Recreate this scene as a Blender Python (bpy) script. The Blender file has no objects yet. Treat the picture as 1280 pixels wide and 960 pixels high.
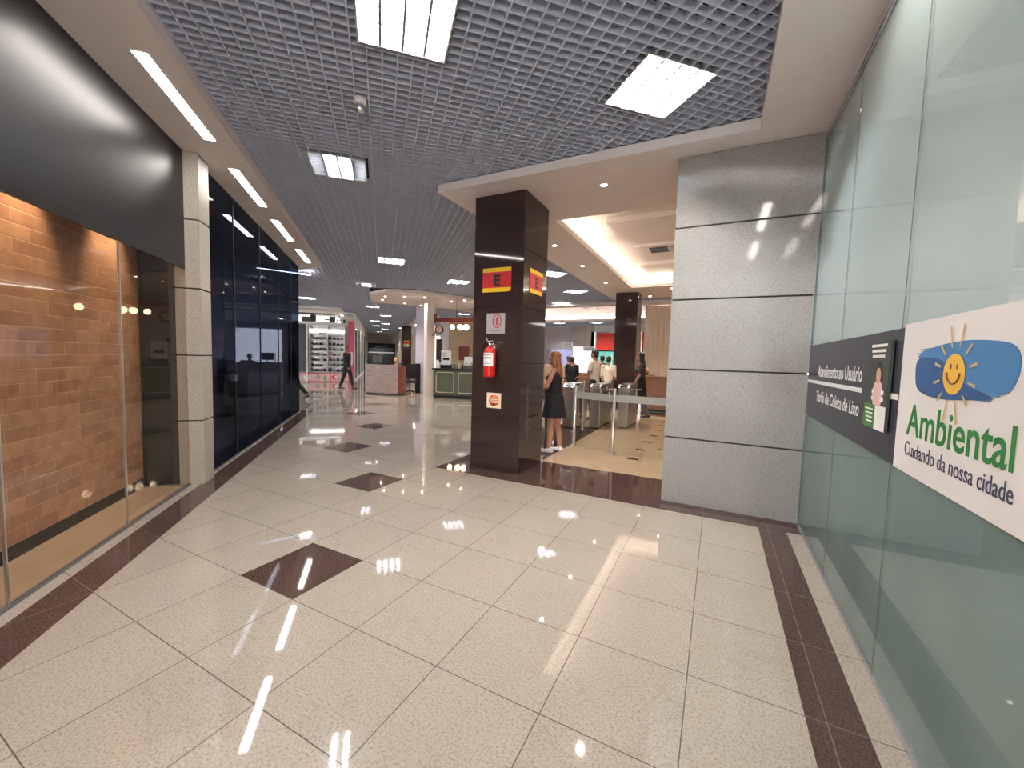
import bpy, bmesh, math, random
from mathutils import Vector, Matrix
random.seed(7)
C = bpy.context.scene
COL = C.collection
PI = math.pi
S2 = math.sqrt(.5)

# ------------------------------------------------------------------ camera, world, exposure
cam_d = bpy.data.cameras.new('camera'); cam = bpy.data.objects.new('camera', cam_d); COL.objects.link(cam)
C.camera = cam
F_PX, YAW, PITCH, ROLL = 502.09, math.radians(26.984), math.radians(3.754), math.radians(1.621)
cam_d.sensor_fit = 'HORIZONTAL'; cam_d.sensor_width = 36.0
cam_d.lens = F_PX / 1280 * 36.0
cam_d.clip_start = .05; cam_d.clip_end = 300
_f = Vector((-math.sin(YAW)*math.cos(PITCH), math.cos(YAW)*math.cos(PITCH), -math.sin(PITCH)))
_r = Vector((math.cos(YAW), math.sin(YAW), 0)); _u = _r.cross(_f)
_r2 = math.cos(ROLL)*_r + math.sin(ROLL)*_u; _u2 = -math.sin(ROLL)*_r + math.cos(ROLL)*_u
m = Matrix((( _r2.x, _u2.x, -_f.x), (_r2.y, _u2.y, -_f.y), (_r2.z, _u2.z, -_f.z))).to_4x4()
m.translation = Vector((0, 0, 1.55)); cam.matrix_world = m

W = bpy.data.worlds.new('world'); C.world = W; W.use_nodes = True
W.node_tree.nodes['Background'].inputs[0].default_value = (1.0, .965, .94, 1)
W.node_tree.nodes['Background'].inputs[1].default_value = 2.3
TUBE_E = 178.0      # fluorescent tubes in the square fixtures
LINE_E = 20.0       # linear diffusers in the soffits
COVE_E = 9.0      # cove strips
C.view_settings.view_transform = 'Standard'; C.view_settings.look = 'None'
C.view_settings.exposure = 1.15; C.view_settings.gamma = 1.0; C.view_settings.use_curve_mapping = False
C.cycles.use_denoising = True
C.cycles.max_bounces = 8; C.cycles.diffuse_bounces = 5; C.cycles.glossy_bounces = 5
C.cycles.transparent_max_bounces = 24; C.cycles.transmission_bounces = 4
C.cycles.caustics_reflective = False; C.cycles.caustics_refractive = False
C.cycles.sample_clamp_indirect = 6.0

# ------------------------------------------------------------------ materials
def srgb(r, g, b):
    f = lambda c: (c/255/12.92) if c/255 <= .04045 else ((c/255+.055)/1.055)**2.4
    return (f(r), f(g), f(b), 1)
M = {}
def mat(name, col, rough=.5, metal=0.0, emit=None, es=0, spec=.5, coat=0):
    if name in M: return M[name]
    mm = bpy.data.materials.new(name); mm.use_nodes = True
    b = mm.node_tree.nodes['Principled BSDF']
    b.inputs['Base Color'].default_value = col
    b.inputs['Roughness'].default_value = rough
    b.inputs['Metallic'].default_value = metal
    b.inputs['Specular IOR Level'].default_value = spec
    b.inputs['Coat Weight'].default_value = coat
    if emit:
        b.inputs['Emission Color'].default_value = emit
        b.inputs['Emission Strength'].default_value = es
    M[name] = mm
    return mm
def nodes(mm):
    nt = mm.node_tree; return nt, nt.nodes, nt.links, nt.nodes['Principled BSDF']
def mottled(name, c1, c2, scale=8, rough=.5, metal=0, detail=4, spec=.5, bump=0, stretch=(1,1,1)):
    mm = mat(name, c1, rough, metal, spec=spec); nt, N, L, b = nodes(mm)
    tc = N.new('ShaderNodeTexCoord'); mp = N.new('ShaderNodeMapping'); mp.inputs['Scale'].default_value = stretch
    no = N.new('ShaderNodeTexNoise'); no.inputs['Scale'].default_value = scale; no.inputs['Detail'].default_value = detail
    rp = N.new('ShaderNodeValToRGB'); rp.color_ramp.elements[0].position = .35; rp.color_ramp.elements[1].position = .65
    rp.color_ramp.elements[0].color = c1; rp.color_ramp.elements[1].color = c2
    L.new(tc.outputs['Object'], mp.inputs[0]); L.new(mp.outputs[0], no.inputs['Vector']); L.new(no.outputs['Fac'], rp.inputs[0]); L.new(rp.outputs[0], b.inputs['Base Color'])
    if bump:
        bp = N.new('ShaderNodeBump'); bp.inputs['Strength'].default_value = bump; bp.inputs['Distance'].default_value = .01
        L.new(no.outputs['Fac'], bp.inputs['Height']); L.new(bp.outputs[0], b.inputs['Normal'])
    return mm
def granite(name, base, dark, light, rough=.07, tile=None, off=(0,0), joint=None, jw=.004, veins=False, grain=70, tiletone=0.06):
    """speckled polished stone; optional square tile joints in world X/Y"""
    mm = mat(name, base, rough); nt, N, L, b = nodes(mm)
    b.inputs['Specular IOR Level'].default_value = {'wall_granite':.3,'floor_granite':.68}.get(name,.5)
    g = N.new('ShaderNodeNewGeometry')
    n1 = N.new('ShaderNodeTexNoise'); n1.inputs['Scale'].default_value = grain; n1.inputs['Detail'].default_value = 3
    L.new(g.outputs['Position'], n1.inputs['Vector'])
    r1 = N.new('ShaderNodeValToRGB'); e = r1.color_ramp.elements
    e[0].position = .34; e[0].color = dark; e[1].position = .62; e[1].color = light
    e2 = r1.color_ramp.elements.new(.45); e2.color = base
    L.new(n1.outputs['Fac'], r1.inputs[0])
    col = r1.outputs[0]
    n2 = N.new('ShaderNodeTexNoise'); n2.inputs['Scale'].default_value = 1.3; n2.inputs['Detail'].default_value = 5; n2.inputs['Distortion'].default_value = .6
    L.new(g.outputs['Position'], n2.inputs['Vector'])
    mx = N.new('ShaderNodeMix'); mx.data_type = 'RGBA'; mx.blend_type = 'MULTIPLY'; mx.inputs[0].default_value = .35
    r2 = N.new('ShaderNodeValToRGB'); r2.color_ramp.elements[0].position = .3; r2.color_ramp.elements[0].color = (.78,.78,.78,1); r2.color_ramp.elements[1].position = .7; r2.color_ramp.elements[1].color = (1,1,1,1)
    L.new(n2.outputs['Fac'], r2.inputs[0]); L.new(col, mx.inputs[6]); L.new(r2.outputs[0], mx.inputs[7]); col = mx.outputs[2]
    if veins:
        mpv = N.new('ShaderNodeMapping'); mpv.inputs['Scale'].default_value = veins if isinstance(veins, tuple) else (1,1,1)
        wv = N.new('ShaderNodeTexNoise'); wv.inputs['Scale'].default_value = 1.1; wv.inputs['Detail'].default_value = 6; wv.inputs['Distortion'].default_value = 1.4
        L.new(g.outputs['Position'], mpv.inputs[0]); L.new(mpv.outputs[0], wv.inputs['Vector'])
        r3 = N.new('ShaderNodeValToRGB'); q = r3.color_ramp.elements
        q[0].position = .495; q[0].color = (1,1,1,1); q[1].position = .509; q[1].color = (1,1,1,1)
        q3 = r3.color_ramp.elements.new(.502); q3.color = (.66,.63,.6,1)
        L.new(wv.outputs['Fac'], r3.inputs[0])
        m2 = N.new('ShaderNodeMix'); m2.data_type = 'RGBA'; m2.blend_type = 'MULTIPLY'; m2.inputs[0].default_value = .32
        L.new(col, m2.inputs[6]); L.new(r3.outputs[0], m2.inputs[7]); col = m2.outputs[2]
    if tile:
        sx = N.new('ShaderNodeSeparateXYZ'); L.new(g.outputs['Position'], sx.inputs[0])
        outs = []; cells = []
        for k, o in ((0, off[0]), (1, off[1])):
            a = N.new('ShaderNodeMath'); a.operation = 'SUBTRACT'; L.new(sx.outputs[k], a.inputs[0]); a.inputs[1].default_value = o
            d = N.new('ShaderNodeMath'); d.operation = 'DIVIDE'; L.new(a.outputs[0], d.inputs[0]); d.inputs[1].default_value = tile
            fl = N.new('ShaderNodeMath'); fl.operation = 'FLOOR'; L.new(d.outputs[0], fl.inputs[0]); cells.append(fl.outputs[0])
            p = N.new('ShaderNodeMath'); p.operation = 'PINGPONG'; L.new(d.outputs[0], p.inputs[0]); p.inputs[1].default_value = .5
            lt = N.new('ShaderNodeMath'); lt.operation = 'LESS_THAN'; L.new(p.outputs[0], lt.inputs[0]); lt.inputs[1].default_value = jw/2/tile
            outs.append(lt.outputs[0])
        mxx = N.new('ShaderNodeMath'); mxx.operation = 'MAXIMUM'; L.new(outs[0], mxx.inputs[0]); L.new(outs[1], mxx.inputs[1])
        cb = N.new('ShaderNodeCombineXYZ'); L.new(cells[0], cb.inputs[0]); L.new(cells[1], cb.inputs[1])
        wn = N.new('ShaderNodeTexWhiteNoise'); L.new(cb.outputs[0], wn.inputs['Vector'])
        mr = N.new('ShaderNodeMapRange'); mr.inputs['To Min'].default_value = 1-tiletone; mr.inputs['To Max'].default_value = 1+tiletone; L.new(wn.outputs['Value'], mr.inputs[0])
        ml = N.new('ShaderNodeVectorMath'); ml.operation = 'SCALE'; L.new(col, ml.inputs[0]); L.new(mr.outputs[0], ml.inputs['Scale'])
        m3 = N.new('ShaderNodeMix'); m3.data_type = 'RGBA'; L.new(mxx.outputs[0], m3.inputs[0]); L.new(ml.outputs[0], m3.inputs[6]); m3.inputs[7].default_value = joint
        col = m3.outputs[2]
    L.new(col, b.inputs['Base Color'])
    return mm
def glass(name, tint, ior=1.5, rough=0.0, gain=1.0):
    mm = bpy.data.materials.new(name); mm.use_nodes = True; nt = mm.node_tree; N = nt.nodes; L = nt.links; N.clear()
    o = N.new('ShaderNodeOutputMaterial'); t = N.new('ShaderNodeBsdfTransparent'); t.inputs[0].default_value = tint
    gl = N.new('ShaderNodeBsdfGlossy'); gl.inputs['Roughness'].default_value = rough
    f = N.new('ShaderNodeFresnel'); f.inputs[0].default_value = ior
    ge = N.new('ShaderNodeNewGeometry'); iv = N.new('ShaderNodeMath'); iv.operation = 'SUBTRACT'; iv.inputs[0].default_value = 1; L.new(ge.outputs['Backfacing'], iv.inputs[1])
    mu = N.new('ShaderNodeMath'); mu.operation = 'MULTIPLY'; L.new(f.outputs[0], mu.inputs[0]); L.new(iv.outputs[0], mu.inputs[1])
    x = N.new('ShaderNodeMixShader'); L.new(mu.outputs[0], x.inputs[0]); L.new(t.outputs[0], x.inputs[1]); L.new(gl.outputs[0], x.inputs[2]); L.new(x.outputs[0], o.inputs[0])
    M[name] = mm; return mm
def frosted(name, col, alpha, ior=1.45):
    mm = bpy.data.materials.new(name); mm.use_nodes = True; nt = mm.node_tree; N = nt.nodes; L = nt.links; N.clear()
    o = N.new('ShaderNodeOutputMaterial'); t = N.new('ShaderNodeBsdfTransparent'); d = N.new('ShaderNodeBsdfDiffuse'); d.inputs[0].default_value = col
    x = N.new('ShaderNodeMixShader'); x.inputs[0].default_value = alpha
    L.new(t.outputs[0], x.inputs[1]); L.new(d.outputs[0], x.inputs[2]); L.new(x.outputs[0], o.inputs[0])
    M[name] = mm; return mm
def emis(name, col, s):
    return mat(name, (0,0,0,1), .5, emit=col, es=s)

JOINT = srgb(98,87,78)
granite('floor_granite', srgb(164,153,140), srgb(146,134,122), srgb(176,165,152), .035, .56, (-.05, 1.55), JOINT, .005, veins=True, grain=95, tiletone=.025)
granite('brown_granite', srgb(78,60,54), srgb(60,46,42), srgb(92,72,65), .04, .56, (-.05, 1.55), srgb(120,104,96), .004, grain=110, tiletone=.05)
granite('cream_stone', srgb(206,180,148), srgb(190,164,132), srgb(214,190,160), .06, .75, (-.74, 6.1), srgb(186,165,138), .004, grain=40, tiletone=.03)
granite('column_granite', srgb(56,44,43), srgb(42,34,34), srgb(66,52,50), .05, grain=120)
granite('wall_granite', srgb(150,146,141), srgb(136,132,127), srgb(158,154,149), .07, veins=(1,1,.45), grain=75)
granite('pilaster_granite', srgb(180,172,160), srgb(158,150,139), srgb(192,184,172), .5, grain=80)
mottled('white_plaster', srgb(240,231,228), srgb(235,226,223), 3, .6)
mottled('grid_paint', srgb(196,203,222), srgb(204,211,230), 4, .5)
mottled('plenum', srgb(36,38,44), srgb(30,32,38), 2, .9)
mottled('steel', (.55,.54,.52,1), (.62,.61,.59,1), 30, .28, 1, stretch=(1,1,.1))
mottled('alu', (.85,.86,.88,1), (.8,.81,.83,1), 10, .25, .9)
mat('teal_leaf', srgb(78,104,106), .15)
mat('louvre_grey', srgb(110,112,118), .4)
mat('alu_dark', (.25,.26,.27,1), .4, .8)
mottled('black_panel', srgb(21,20,21), srgb(18,17,18), 2, .36, spec=.45)
mottled('dark_navy', srgb(40,44,60), srgb(48,52,70), 2, .5)
mottled('black_matte', srgb(22,21,22), srgb(28,27,28), 5, .6)
mottled('tan_floor', srgb(190,164,136), srgb(180,154,126), 3, .35)
mottled('tan_wall', srgb(206,178,148), srgb(196,168,138), 2, .7)
mottled('beige_wall', srgb(214,200,184), srgb(206,192,176), 2, .6)
mottled('white_paint', srgb(236,233,230), srgb(231,228,225), 4, .45)
mottled('lavender_panel', srgb(196,192,214), srgb(178,178,204), 2, .35)
mottled('wood_counter', srgb(150,108,88), srgb(128,88,70), 5, .4, stretch=(1,1,6))
mottled('wood_desk', srgb(164,134,126), srgb(136,106,100), 4, .32, stretch=(.6,.6,7))
mottled('wood_red', srgb(132,72,50), srgb(104,54,38), 4, .35, stretch=(.6,.6,6))
mottled('beam_red', srgb(140,56,40), srgb(112,42,32), 6, .5)
mottled('olive_paint', srgb(96,100,82), srgb(86,90,74), 3, .4)
mottled('cream_trim', srgb(214,208,188), srgb(204,198,178), 3, .5)
mottled('fabric_black', srgb(20,20,24), srgb(28,28,32), 20, .85)
mottled('fabric_suit', srgb(30,32,38), srgb(38,40,46), 20, .8)
mottled('fabric_olive', srgb(66,58,50), srgb(50,44,40), 25, .85)
mottled('fabric_white', srgb(232,216,196), srgb(222,206,186), 12, .85)
mottled('fabric_beige', srgb(222,188,164), srgb(212,178,154), 12, .85)
mottled('denim', srgb(112,120,128), srgb(96,104,112), 25, .85)
mottled('skin', srgb(206,152,124), srgb(196,142,116), 8, .5)
mottled('skin_tan', srgb(176,116,88), srgb(166,108,82), 8, .5)
mottled('hair_blond', srgb(168,112,70), srgb(128,80,50), 14, .5, stretch=(4,4,.5))
mottled('hair_dark', srgb(38,28,26), srgb(28,20,20), 14, .5, stretch=(4,4,.5))
mottled('hair_red', srgb(150,60,36), srgb(120,46,30), 14, .5)
mottled('hair_grey', srgb(150,136,128), srgb(130,118,110), 14, .5)
mat('shoe_white', srgb(236,234,232), .5); mat('shoe_dark', srgb(24,22,22), .35)
mat('lip', srgb(170,80,76), .4); mat('eye_white', srgb(230,226,222), .3); mat('eye_dark', srgb(30,22,20), .3)
mat('red_paint', srgb(206,34,28), .3); mat('sign_red', srgb(206,34,40), .4); mat('sign_yellow', srgb(242,200,30), .4)
mat('sign_black', srgb(22,18,20), .4); mat('sign_grey', srgb(176,170,168), .35); mat('sign_cream', srgb(240,226,190), .4)
mat('white_print', srgb(236,234,230), .4); mat('sign_orange', srgb(216,70,36), .4)
mottled('navy_film', srgb(36,39,54), srgb(33,36,50), 2, .28)
mottled('white_film', srgb(240,234,229), srgb(236,230,225), 2, .3)
mottled('lower_film', srgb(142,168,168), srgb(130,156,157), 1.6, .22)
mottled('upper_film', srgb(236,250,252), srgb(231,246,248), 1.2, .12)
mat('green_print', srgb(44,132,62), .4); mat('navy_print', srgb(62,66,92), .4)
mat('blue_print', srgb(74,134,186), .4); mat('blue_print_dark', srgb(46,92,146), .4); mat('sun_yellow', srgb(244,192,74), .4); mat('ray_print', srgb(216,180,124), .4)
mat('poster_dark', srgb(52,58,50), .35); mat('poster_green', srgb(66,130,60), .4); mat('poster_skin', srgb(206,160,130), .5)
mat('chrome', (.8,.8,.82,1), .12, 1.0)
mat('seal_black', srgb(30,30,30), .6); mat('groove', srgb(52,46,42), .7)
mat('seam', srgb(96,100,100), .5)
mat('red_blind', srgb(226,56,42), .5)
mottled('curtain_cloth', srgb(232,214,194), srgb(222,202,180), 3, .8, stretch=(6,6,.3))
mat('pink_panel', srgb(214,84,116), .4); mat('poster_pink', srgb(232,190,184), .5)
emis('tube_on', (1.0,.985,1.0,1), TUBE_E); emis('linear_on', (1.0,.93,.86,1), LINE_E); emis('cove_on', (1.0,.87,.68,1), COVE_E)
emis('cove_far_on', (1.0,.93,.84,1), COVE_E*.8)
emis('spot_on', (1.0,.86,.7,1), 40); emis('globe_on', (1.0,.78,.5,1), 9); emis('screen_on', srgb(150,170,240), 1.4)
emis('screen_violet', srgb(176,176,226), .5); emis('shop_white', (1.0,.97,.92,1), .7); emis('shop_teal', srgb(110,206,190), .5); emis('far_tube_on', (1,.98,.95,1), 12)
emis('cabinet_light', (1,.96,.9,1), 2)
mat('tube_off', srgb(196,196,196), .3)
glass('clear_glass', (.93,.95,.94,1), 1.5); glass('smoked_glass', (.5,.54,.62,1), 2.4); glass('shop_glass', (.93,.92,.9,1), 1.5)
frosted('frost_band', srgb(200,204,200), .55)

# ------------------------------------------------------------------ mesh helpers
class MB:
    def __init__(s): s.v = []; s.f = []; s.mi = []; s.mats = []; s.sm = []
    def _m(s, mname):
        if mname not in s.mats: s.mats.append(mname)
        return s.mats.index(mname)
    def add(s, vs, fs, m, smooth=False):
        o = len(s.v); k = s._m(m); s.v += [tuple(p) for p in vs]
        for f in fs: s.f.append(tuple(o+i for i in f)); s.mi.append(k); s.sm.append(smooth)
        return s
    def box(s, x0, x1, y0, y1, z0, z1, m):
        if x0 > x1: x0, x1 = x1, x0
        if y0 > y1: y0, y1 = y1, y0
        if z0 > z1: z0, z1 = z1, z0
        vs = [(x0,y0,z0),(x1,y0,z0),(x1,y1,z0),(x0,y1,z0),(x0,y0,z1),(x1,y0,z1),(x1,y1,z1),(x0,y1,z1)]
        return s.add(vs, [(0,3,2,1),(4,5,6,7),(0,1,5,4),(1,2,6,5),(2,3,7,6),(3,0,4,7)], m)
    def cbox(s, x0, x1, y0, y1, z0, z1, m, c=.006):
        """box with chamfered vertical and horizontal edges"""
        bm = bmesh.new(); bmesh.ops.create_cube(bm, size=1)
        for v in bm.verts: v.co = Vector(((x0+x1)/2+v.co.x*(x1-x0), (y0+y1)/2+v.co.y*(y1-y0), (z0+z1)/2+v.co.z*(z1-z0)))
        bmesh.ops.bevel(bm, geom=bm.edges[:], offset=c, segments=2, affect='EDGES')
        bm.verts.index_update()
        s.add([v.co[:] for v in bm.verts], [[v.index for v in f.verts] for f in bm.faces], m); bm.free(); return s
    def quad(s, ps, m): return s.add(ps, [tuple(range(len(ps)))], m)
    def prism(s, pts, z0, z1, m):
        n = len(pts); vs = [(x,y,z0) for x,y in pts]+[(x,y,z1) for x,y in pts]
        fs = [tuple(reversed(range(n))), tuple(range(n,2*n))]+[(i,(i+1)%n,n+(i+1)%n,n+i) for i in range(n)]
        return s.add(vs, fs, m)
    def tube(s, pts, r, m, n=12, caps=True, smooth=True):
        pts = [Vector(p) for p in pts]; rs = r if isinstance(r, (list, tuple)) else [r]*len(pts)
        vs = []; up = Vector((0,0,1))
        for i, p in enumerate(pts):
            t = (pts[min(i+1,len(pts)-1)]-pts[max(i-1,0)]).normalized()
            a = t.cross(up) if abs(t.dot(up)) < .95 else t.cross(Vector((1,0,0)))
            a.normalize(); b = t.cross(a)
            for k in range(n):
                q = 2*PI*k/n; vs.append(p+rs[i]*(math.cos(q)*a+math.sin(q)*b))
        fs = []
        for i in range(len(pts)-1):
            for k in range(n): fs.append((i*n+k, i*n+(k+1)%n, (i+1)*n+(k+1)%n, (i+1)*n+k))
        s.add(vs, fs, m, smooth)
        if caps:
            o = len(s.v)-len(vs); km = s._m(m)
            s.f.append(tuple(o+k for k in reversed(range(n)))); s.mi.append(km); s.sm.append(False)
            s.f.append(tuple(o+(len(pts)-1)*n+k for k in range(n))); s.mi.append(km); s.sm.append(False)
        return s
    def lathe(s, prof, cx, cy, m, n=20, z0=0, axis='z', smooth=True):
        vs = []
        for r, z in prof:
            for k in range(n):
                q = 2*PI*k/n; a, b = r*math.cos(q), r*math.sin(q)
                vs.append((cx+a, cy+b, z0+z) if axis == 'z' else (cx+a, cy-z, z0+b))
        fs = [(i*n+k, i*n+(k+1)%n, (i+1)*n+(k+1)%n, (i+1)*n+k) for i in range(len(prof)-1) for k in range(n)]
        return s.add(vs, fs, m, smooth)
    def ball(s, c, r, m, nu=12, nv=8):
        rx, ry, rz = r if isinstance(r, (tuple, list)) else (r, r, r)
        vs = [(c[0], c[1], c[2]-rz)]
        for i in range(1, nv):
            a = -PI/2+PI*i/nv
            for k in range(nu):
                q = 2*PI*k/nu; vs.append((c[0]+rx*math.cos(a)*math.cos(q), c[1]+ry*math.cos(a)*math.sin(q), c[2]+rz*math.sin(a)))
        vs.append((c[0], c[1], c[2]+rz)); fs = []
        for k in range(nu): fs.append((0, 1+(k+1)%nu, 1+k)); fs.append((len(vs)-1, len(vs)-1-nu+k, len(vs)-1-nu+(k+1)%nu))
        for i in range(nv-2):
            for k in range(nu): fs.append((1+i*nu+k, 1+i*nu+(k+1)%nu, 1+(i+1)*nu+(k+1)%nu, 1+(i+1)*nu+k))
        return s.add(vs, fs, m, True)
    def build(s, name, parent=None, loc=None, rz=0):
        me = bpy.data.meshes.new(name); me.from_pydata(s.v, [], s.f)
        for q in s.mats: me.materials.append(M[q])
        me.polygons.foreach_set('material_index', s.mi); me.polygons.foreach_set('use_smooth', s.sm); me.update()
        o = bpy.data.objects.new(name, me); COL.objects.link(o)
        if parent: o.parent = parent
        if loc: o.location = loc
        if rz: o.rotation_euler = (0,0,rz)
        return o
def tag(o, label=None, cat=None, group=None, kind=None):
    if label: o['label'] = label
    if cat: o['category'] = cat
    if group: o['group'] = group
    if kind: o['kind'] = kind
    return o
def struct(o, label=None, cat='building'):
    return tag(o, label, cat, kind='structure')
def empty(name, loc, rz=0, label=None, cat=None, group=None):
    o = bpy.data.objects.new(name, None); COL.objects.link(o); o.empty_display_size = .1
    o.location = loc; o.rotation_euler = (0,0,rz); return tag(o, label, cat, group)
def copy_tree(o, parent=None):
    c = o.copy(); COL.objects.link(c); c.parent = parent
    for ch in list(o.children): copy_tree(ch, c)
    return c
def dup(o, loc, rz=None, label=None, group=None):
    c = copy_tree(o); c.location = loc
    if rz is not None: c.rotation_euler = (0,0,rz)
    if label: c['label'] = label
    if group: c['group'] = group
    return c
A45 = PI/4
def SN(s, n, z=0): return ((n-s)*S2, (n+s)*S2, z)      # hall axis: s runs along the shop front, n across the hall
def text(body, width, m, name='lettering', parent=None, loc=(0,0,0), rot=(0,0,0), height=None, bold=0.0, depth=.002, align='LEFT', shear=0):
    cu = bpy.data.curves.new(name, 'FONT'); cu.body = body; cu.offset = bold; cu.extrude = 0; cu.align_x = align; cu.size = 1; cu.shear = shear; cu.resolution_u = 4
    t = bpy.data.objects.new(name, cu); COL.objects.link(t)
    bpy.context.view_layer.update()
    me = bpy.data.meshes.new_from_object(t.evaluated_get(bpy.context.evaluated_depsgraph_get()))
    bpy.data.objects.remove(t)
    xs = [v.co.x for v in me.vertices]; ys = [v.co.y for v in me.vertices]
    w = max(xs)-min(xs); h = max(ys)-min(ys); sx = width/w; sy = (height/h) if height else sx
    x0 = min(xs) if align == 'LEFT' else (min(xs)+max(xs))/2
    for v in me.vertices: v.co = ((v.co.x-x0)*sx, v.co.y*sy, v.co.z)
    bm = bmesh.new(); bm.from_mesh(me)
    r = bmesh.ops.extrude_face_region(bm, geom=bm.faces[:])
    for v in [g for g in r['geom'] if isinstance(g, bmesh.types.BMVert)]: v.co.z += depth
    bmesh.ops.recalc_face_normals(bm, faces=bm.faces[:])
    for f_ in bm.faces: f_.smooth = False
    bm.to_mesh(me); bm.free()
    me.materials.clear(); me.materials.append(M[m])
    for p in me.polygons: p.material_index = 0
    o = bpy.data.objects.new(name, me); COL.objects.link(o); o.location = loc; o.rotation_euler = rot
    if parent: o.parent = parent
    return o

ZS, ZG = 3.69, 3.80     # soffit underside, open grid underside
JZ = (.735, 1.475, 2.215, 2.965)   # stone joints

# ------------------------------------------------------------------ floor
fl = MB()
fl.prism([(-48,-6),(9,-6),(9,42),(-48,42)], -.2, 0, 'floor_granite')
def slab(pts, m, z=.0012):
    fl.prism(pts, -.01, z, m)
for k, (ix, iy) in enumerate([(-5,0),(-7,3),(-10,5),(-12,8),(-15,10),(-17,13),(-20,15)]):
    x0 = -.05+.56*ix; y0 = 1.55+.56*iy
    slab([(x0+.003,y0+.003),(x0+.557,y0+.003),(x0+.557,y0+.557),(x0+.003,y0+.557)], 'brown_granite')
# border strips of dark stone
def snp(*q): return [SN(a,b)[:2] for a,b in q]
slab(snp((-2,-1.97),(-2,-1.72),(11.75,-1.72),(11.5,-1.97)), 'brown_granite')
slab(snp((11.5,-1.97),(11.75,-1.72),(11.75,-8),(11.5,-8)), 'brown_granite')
slab([(.43,-4),(.655,-4),(.655,4.42),(.43,4.42)], 'brown_granite')
slab([(-3.42,4.42),(.77,4.42),(.77,5.55),(-2.3,5.55),(-2.3,9.0),(-3.42,14.3)], 'brown_granite')
slab([(-2.3,5.55),(6,5.55),(6,24),(-3.42,24),(-3.42,14.3),(-3.42,9.0),(-2.3,9.0)], 'cream_stone', .0016)
for k in range(8):
    y = 6.43+.77*k
    slab([(-1.2,y),(-1.03,y),(-1.03,y+.09),(-1.2,y+.09)], 'brown_granite', .003)
slab([(-.86,7.43),(-.69,7.43),(-.69,7.52),(-.86,7.52)], 'brown_granite', .003)
slab([(-2.3,12.0),(2,12.0),(2,12.9),(-2.3,12.9)], 'brown_granite', .003)
slab(snp((19.2,-3.2),(19.9,-3.2),(19.9,-2.6),(19.2,-2.6)), 'brown_granite')
struct(fl.build('floor'))

# ------------------------------------------------------------------ ceiling: dark slab above, open cell grid below
cl = MB(); cl.box(-48,9,-4,42,4.6,4.7,'plenum'); struct(cl.build('ceiling'))

FIX = [  # (s, n, lit tubes) centre of every 0.63 m square fixture
 (2.95,.13,4),(2.95,2.15,4),(5.46,-.51,2),(10.3,.2,4),(14.2,-.5,2),(12.3,2.2,4),(20.6,-.45,3),(25,.2,4),(29.4,-.45,4),(31.6,.25,4),(34.4,-.46,4),(43.4,-.3,4),
 (10.0,4.3,4),(12.2,6.1,4),(14.9,6.8,4),(21.4,4.15,4),(18.85,-3.0,4),(-.9,.8,4),(-1.9,-.7,4),(-.9,2.9,4),(38.5,.25,4),(25.6,6.5,4),(23.4,10.6,4),(21.8,12.4,4),(20.86,13.5,4)]  # last fixture is added to brighten the far back wall
def in_grid(x, y):
    s = (y-x)*S2; n = (x+y)*S2
    if n < -1.56 and s < 11.2: return False
    if not ((x < .30 and y < 4.46) or x < -3.3 or (y > 14.3 and y < 15.5) or (y > 14.3 and x < -7 and y < 34) or (22.5 < y < 26 and x < -3)): return False
    if y > 15.5 and x > -10.9 and y < 22.5: return False
    if s > 22.2 and n < -1.95: return False
    if s > 22.2 and n > 1.9 and s < 48 and n < 3.0: return False
    if s > 48.5: return False
    # cafe soffit
    if 14.4 < s < 18.9 and -.45 < n < 6.5 and s > 14.4+.35*abs(n-1)**1.2*.9: return False
    for a, b, _ in FIX:
        if abs(s-a) < .32 and abs(n-b) < .32: return False
    return True
gr = MB(); CELL = .1035; TH = .0062
def runs(fn, a, b, st):
    out = []; start = None; q = a
    while q <= b:
        ok = fn(q)
        if ok and start is None: start = q
        if not ok and start is not None: out.append((start, q)); start = None
        q += st
    if start is not None: out.append((start, b))
    return out
n = -8.0+.036
while n < 14.4:
    for a, b in runs(lambda q: in_grid(*SN(q, n)[:2]), -3., 48, .03):
        vs = [SN(a,n-TH,ZG),SN(b,n-TH,ZG),SN(b,n+TH,ZG),SN(a,n+TH,ZG),SN(a,n-TH,ZG+.062),SN(b,n-TH,ZG+.062),SN(b,n+TH,ZG+.062),SN(a,n+TH,ZG+.062)]
        gr.add(vs, [(0,1,2,3),(4,7,6,5),(0,4,5,1),(2,6,7,3)], 'grid_paint')
    n += .112
s = -3.
while s < 48:
    for a, b in runs(lambda q: in_grid(*SN(s, q)[:2]), -8, 14.4, .03):
        vs = [SN(s-TH,a,ZG+.004),SN(s-TH,b,ZG+.004),SN(s+TH,b,ZG+.004),SN(s+TH,a,ZG+.004),SN(s-TH,a,ZG+.062),SN(s-TH,b,ZG+.062),SN(s+TH,b,ZG+.062),SN(s+TH,a,ZG+.062)]
        gr.add(vs, [(0,3,2,1),(4,5,6,7),(0,1,5,4),(2,3,7,6)], 'grid_paint')
    s += .081
struct(gr.build('ceiling'))

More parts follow.
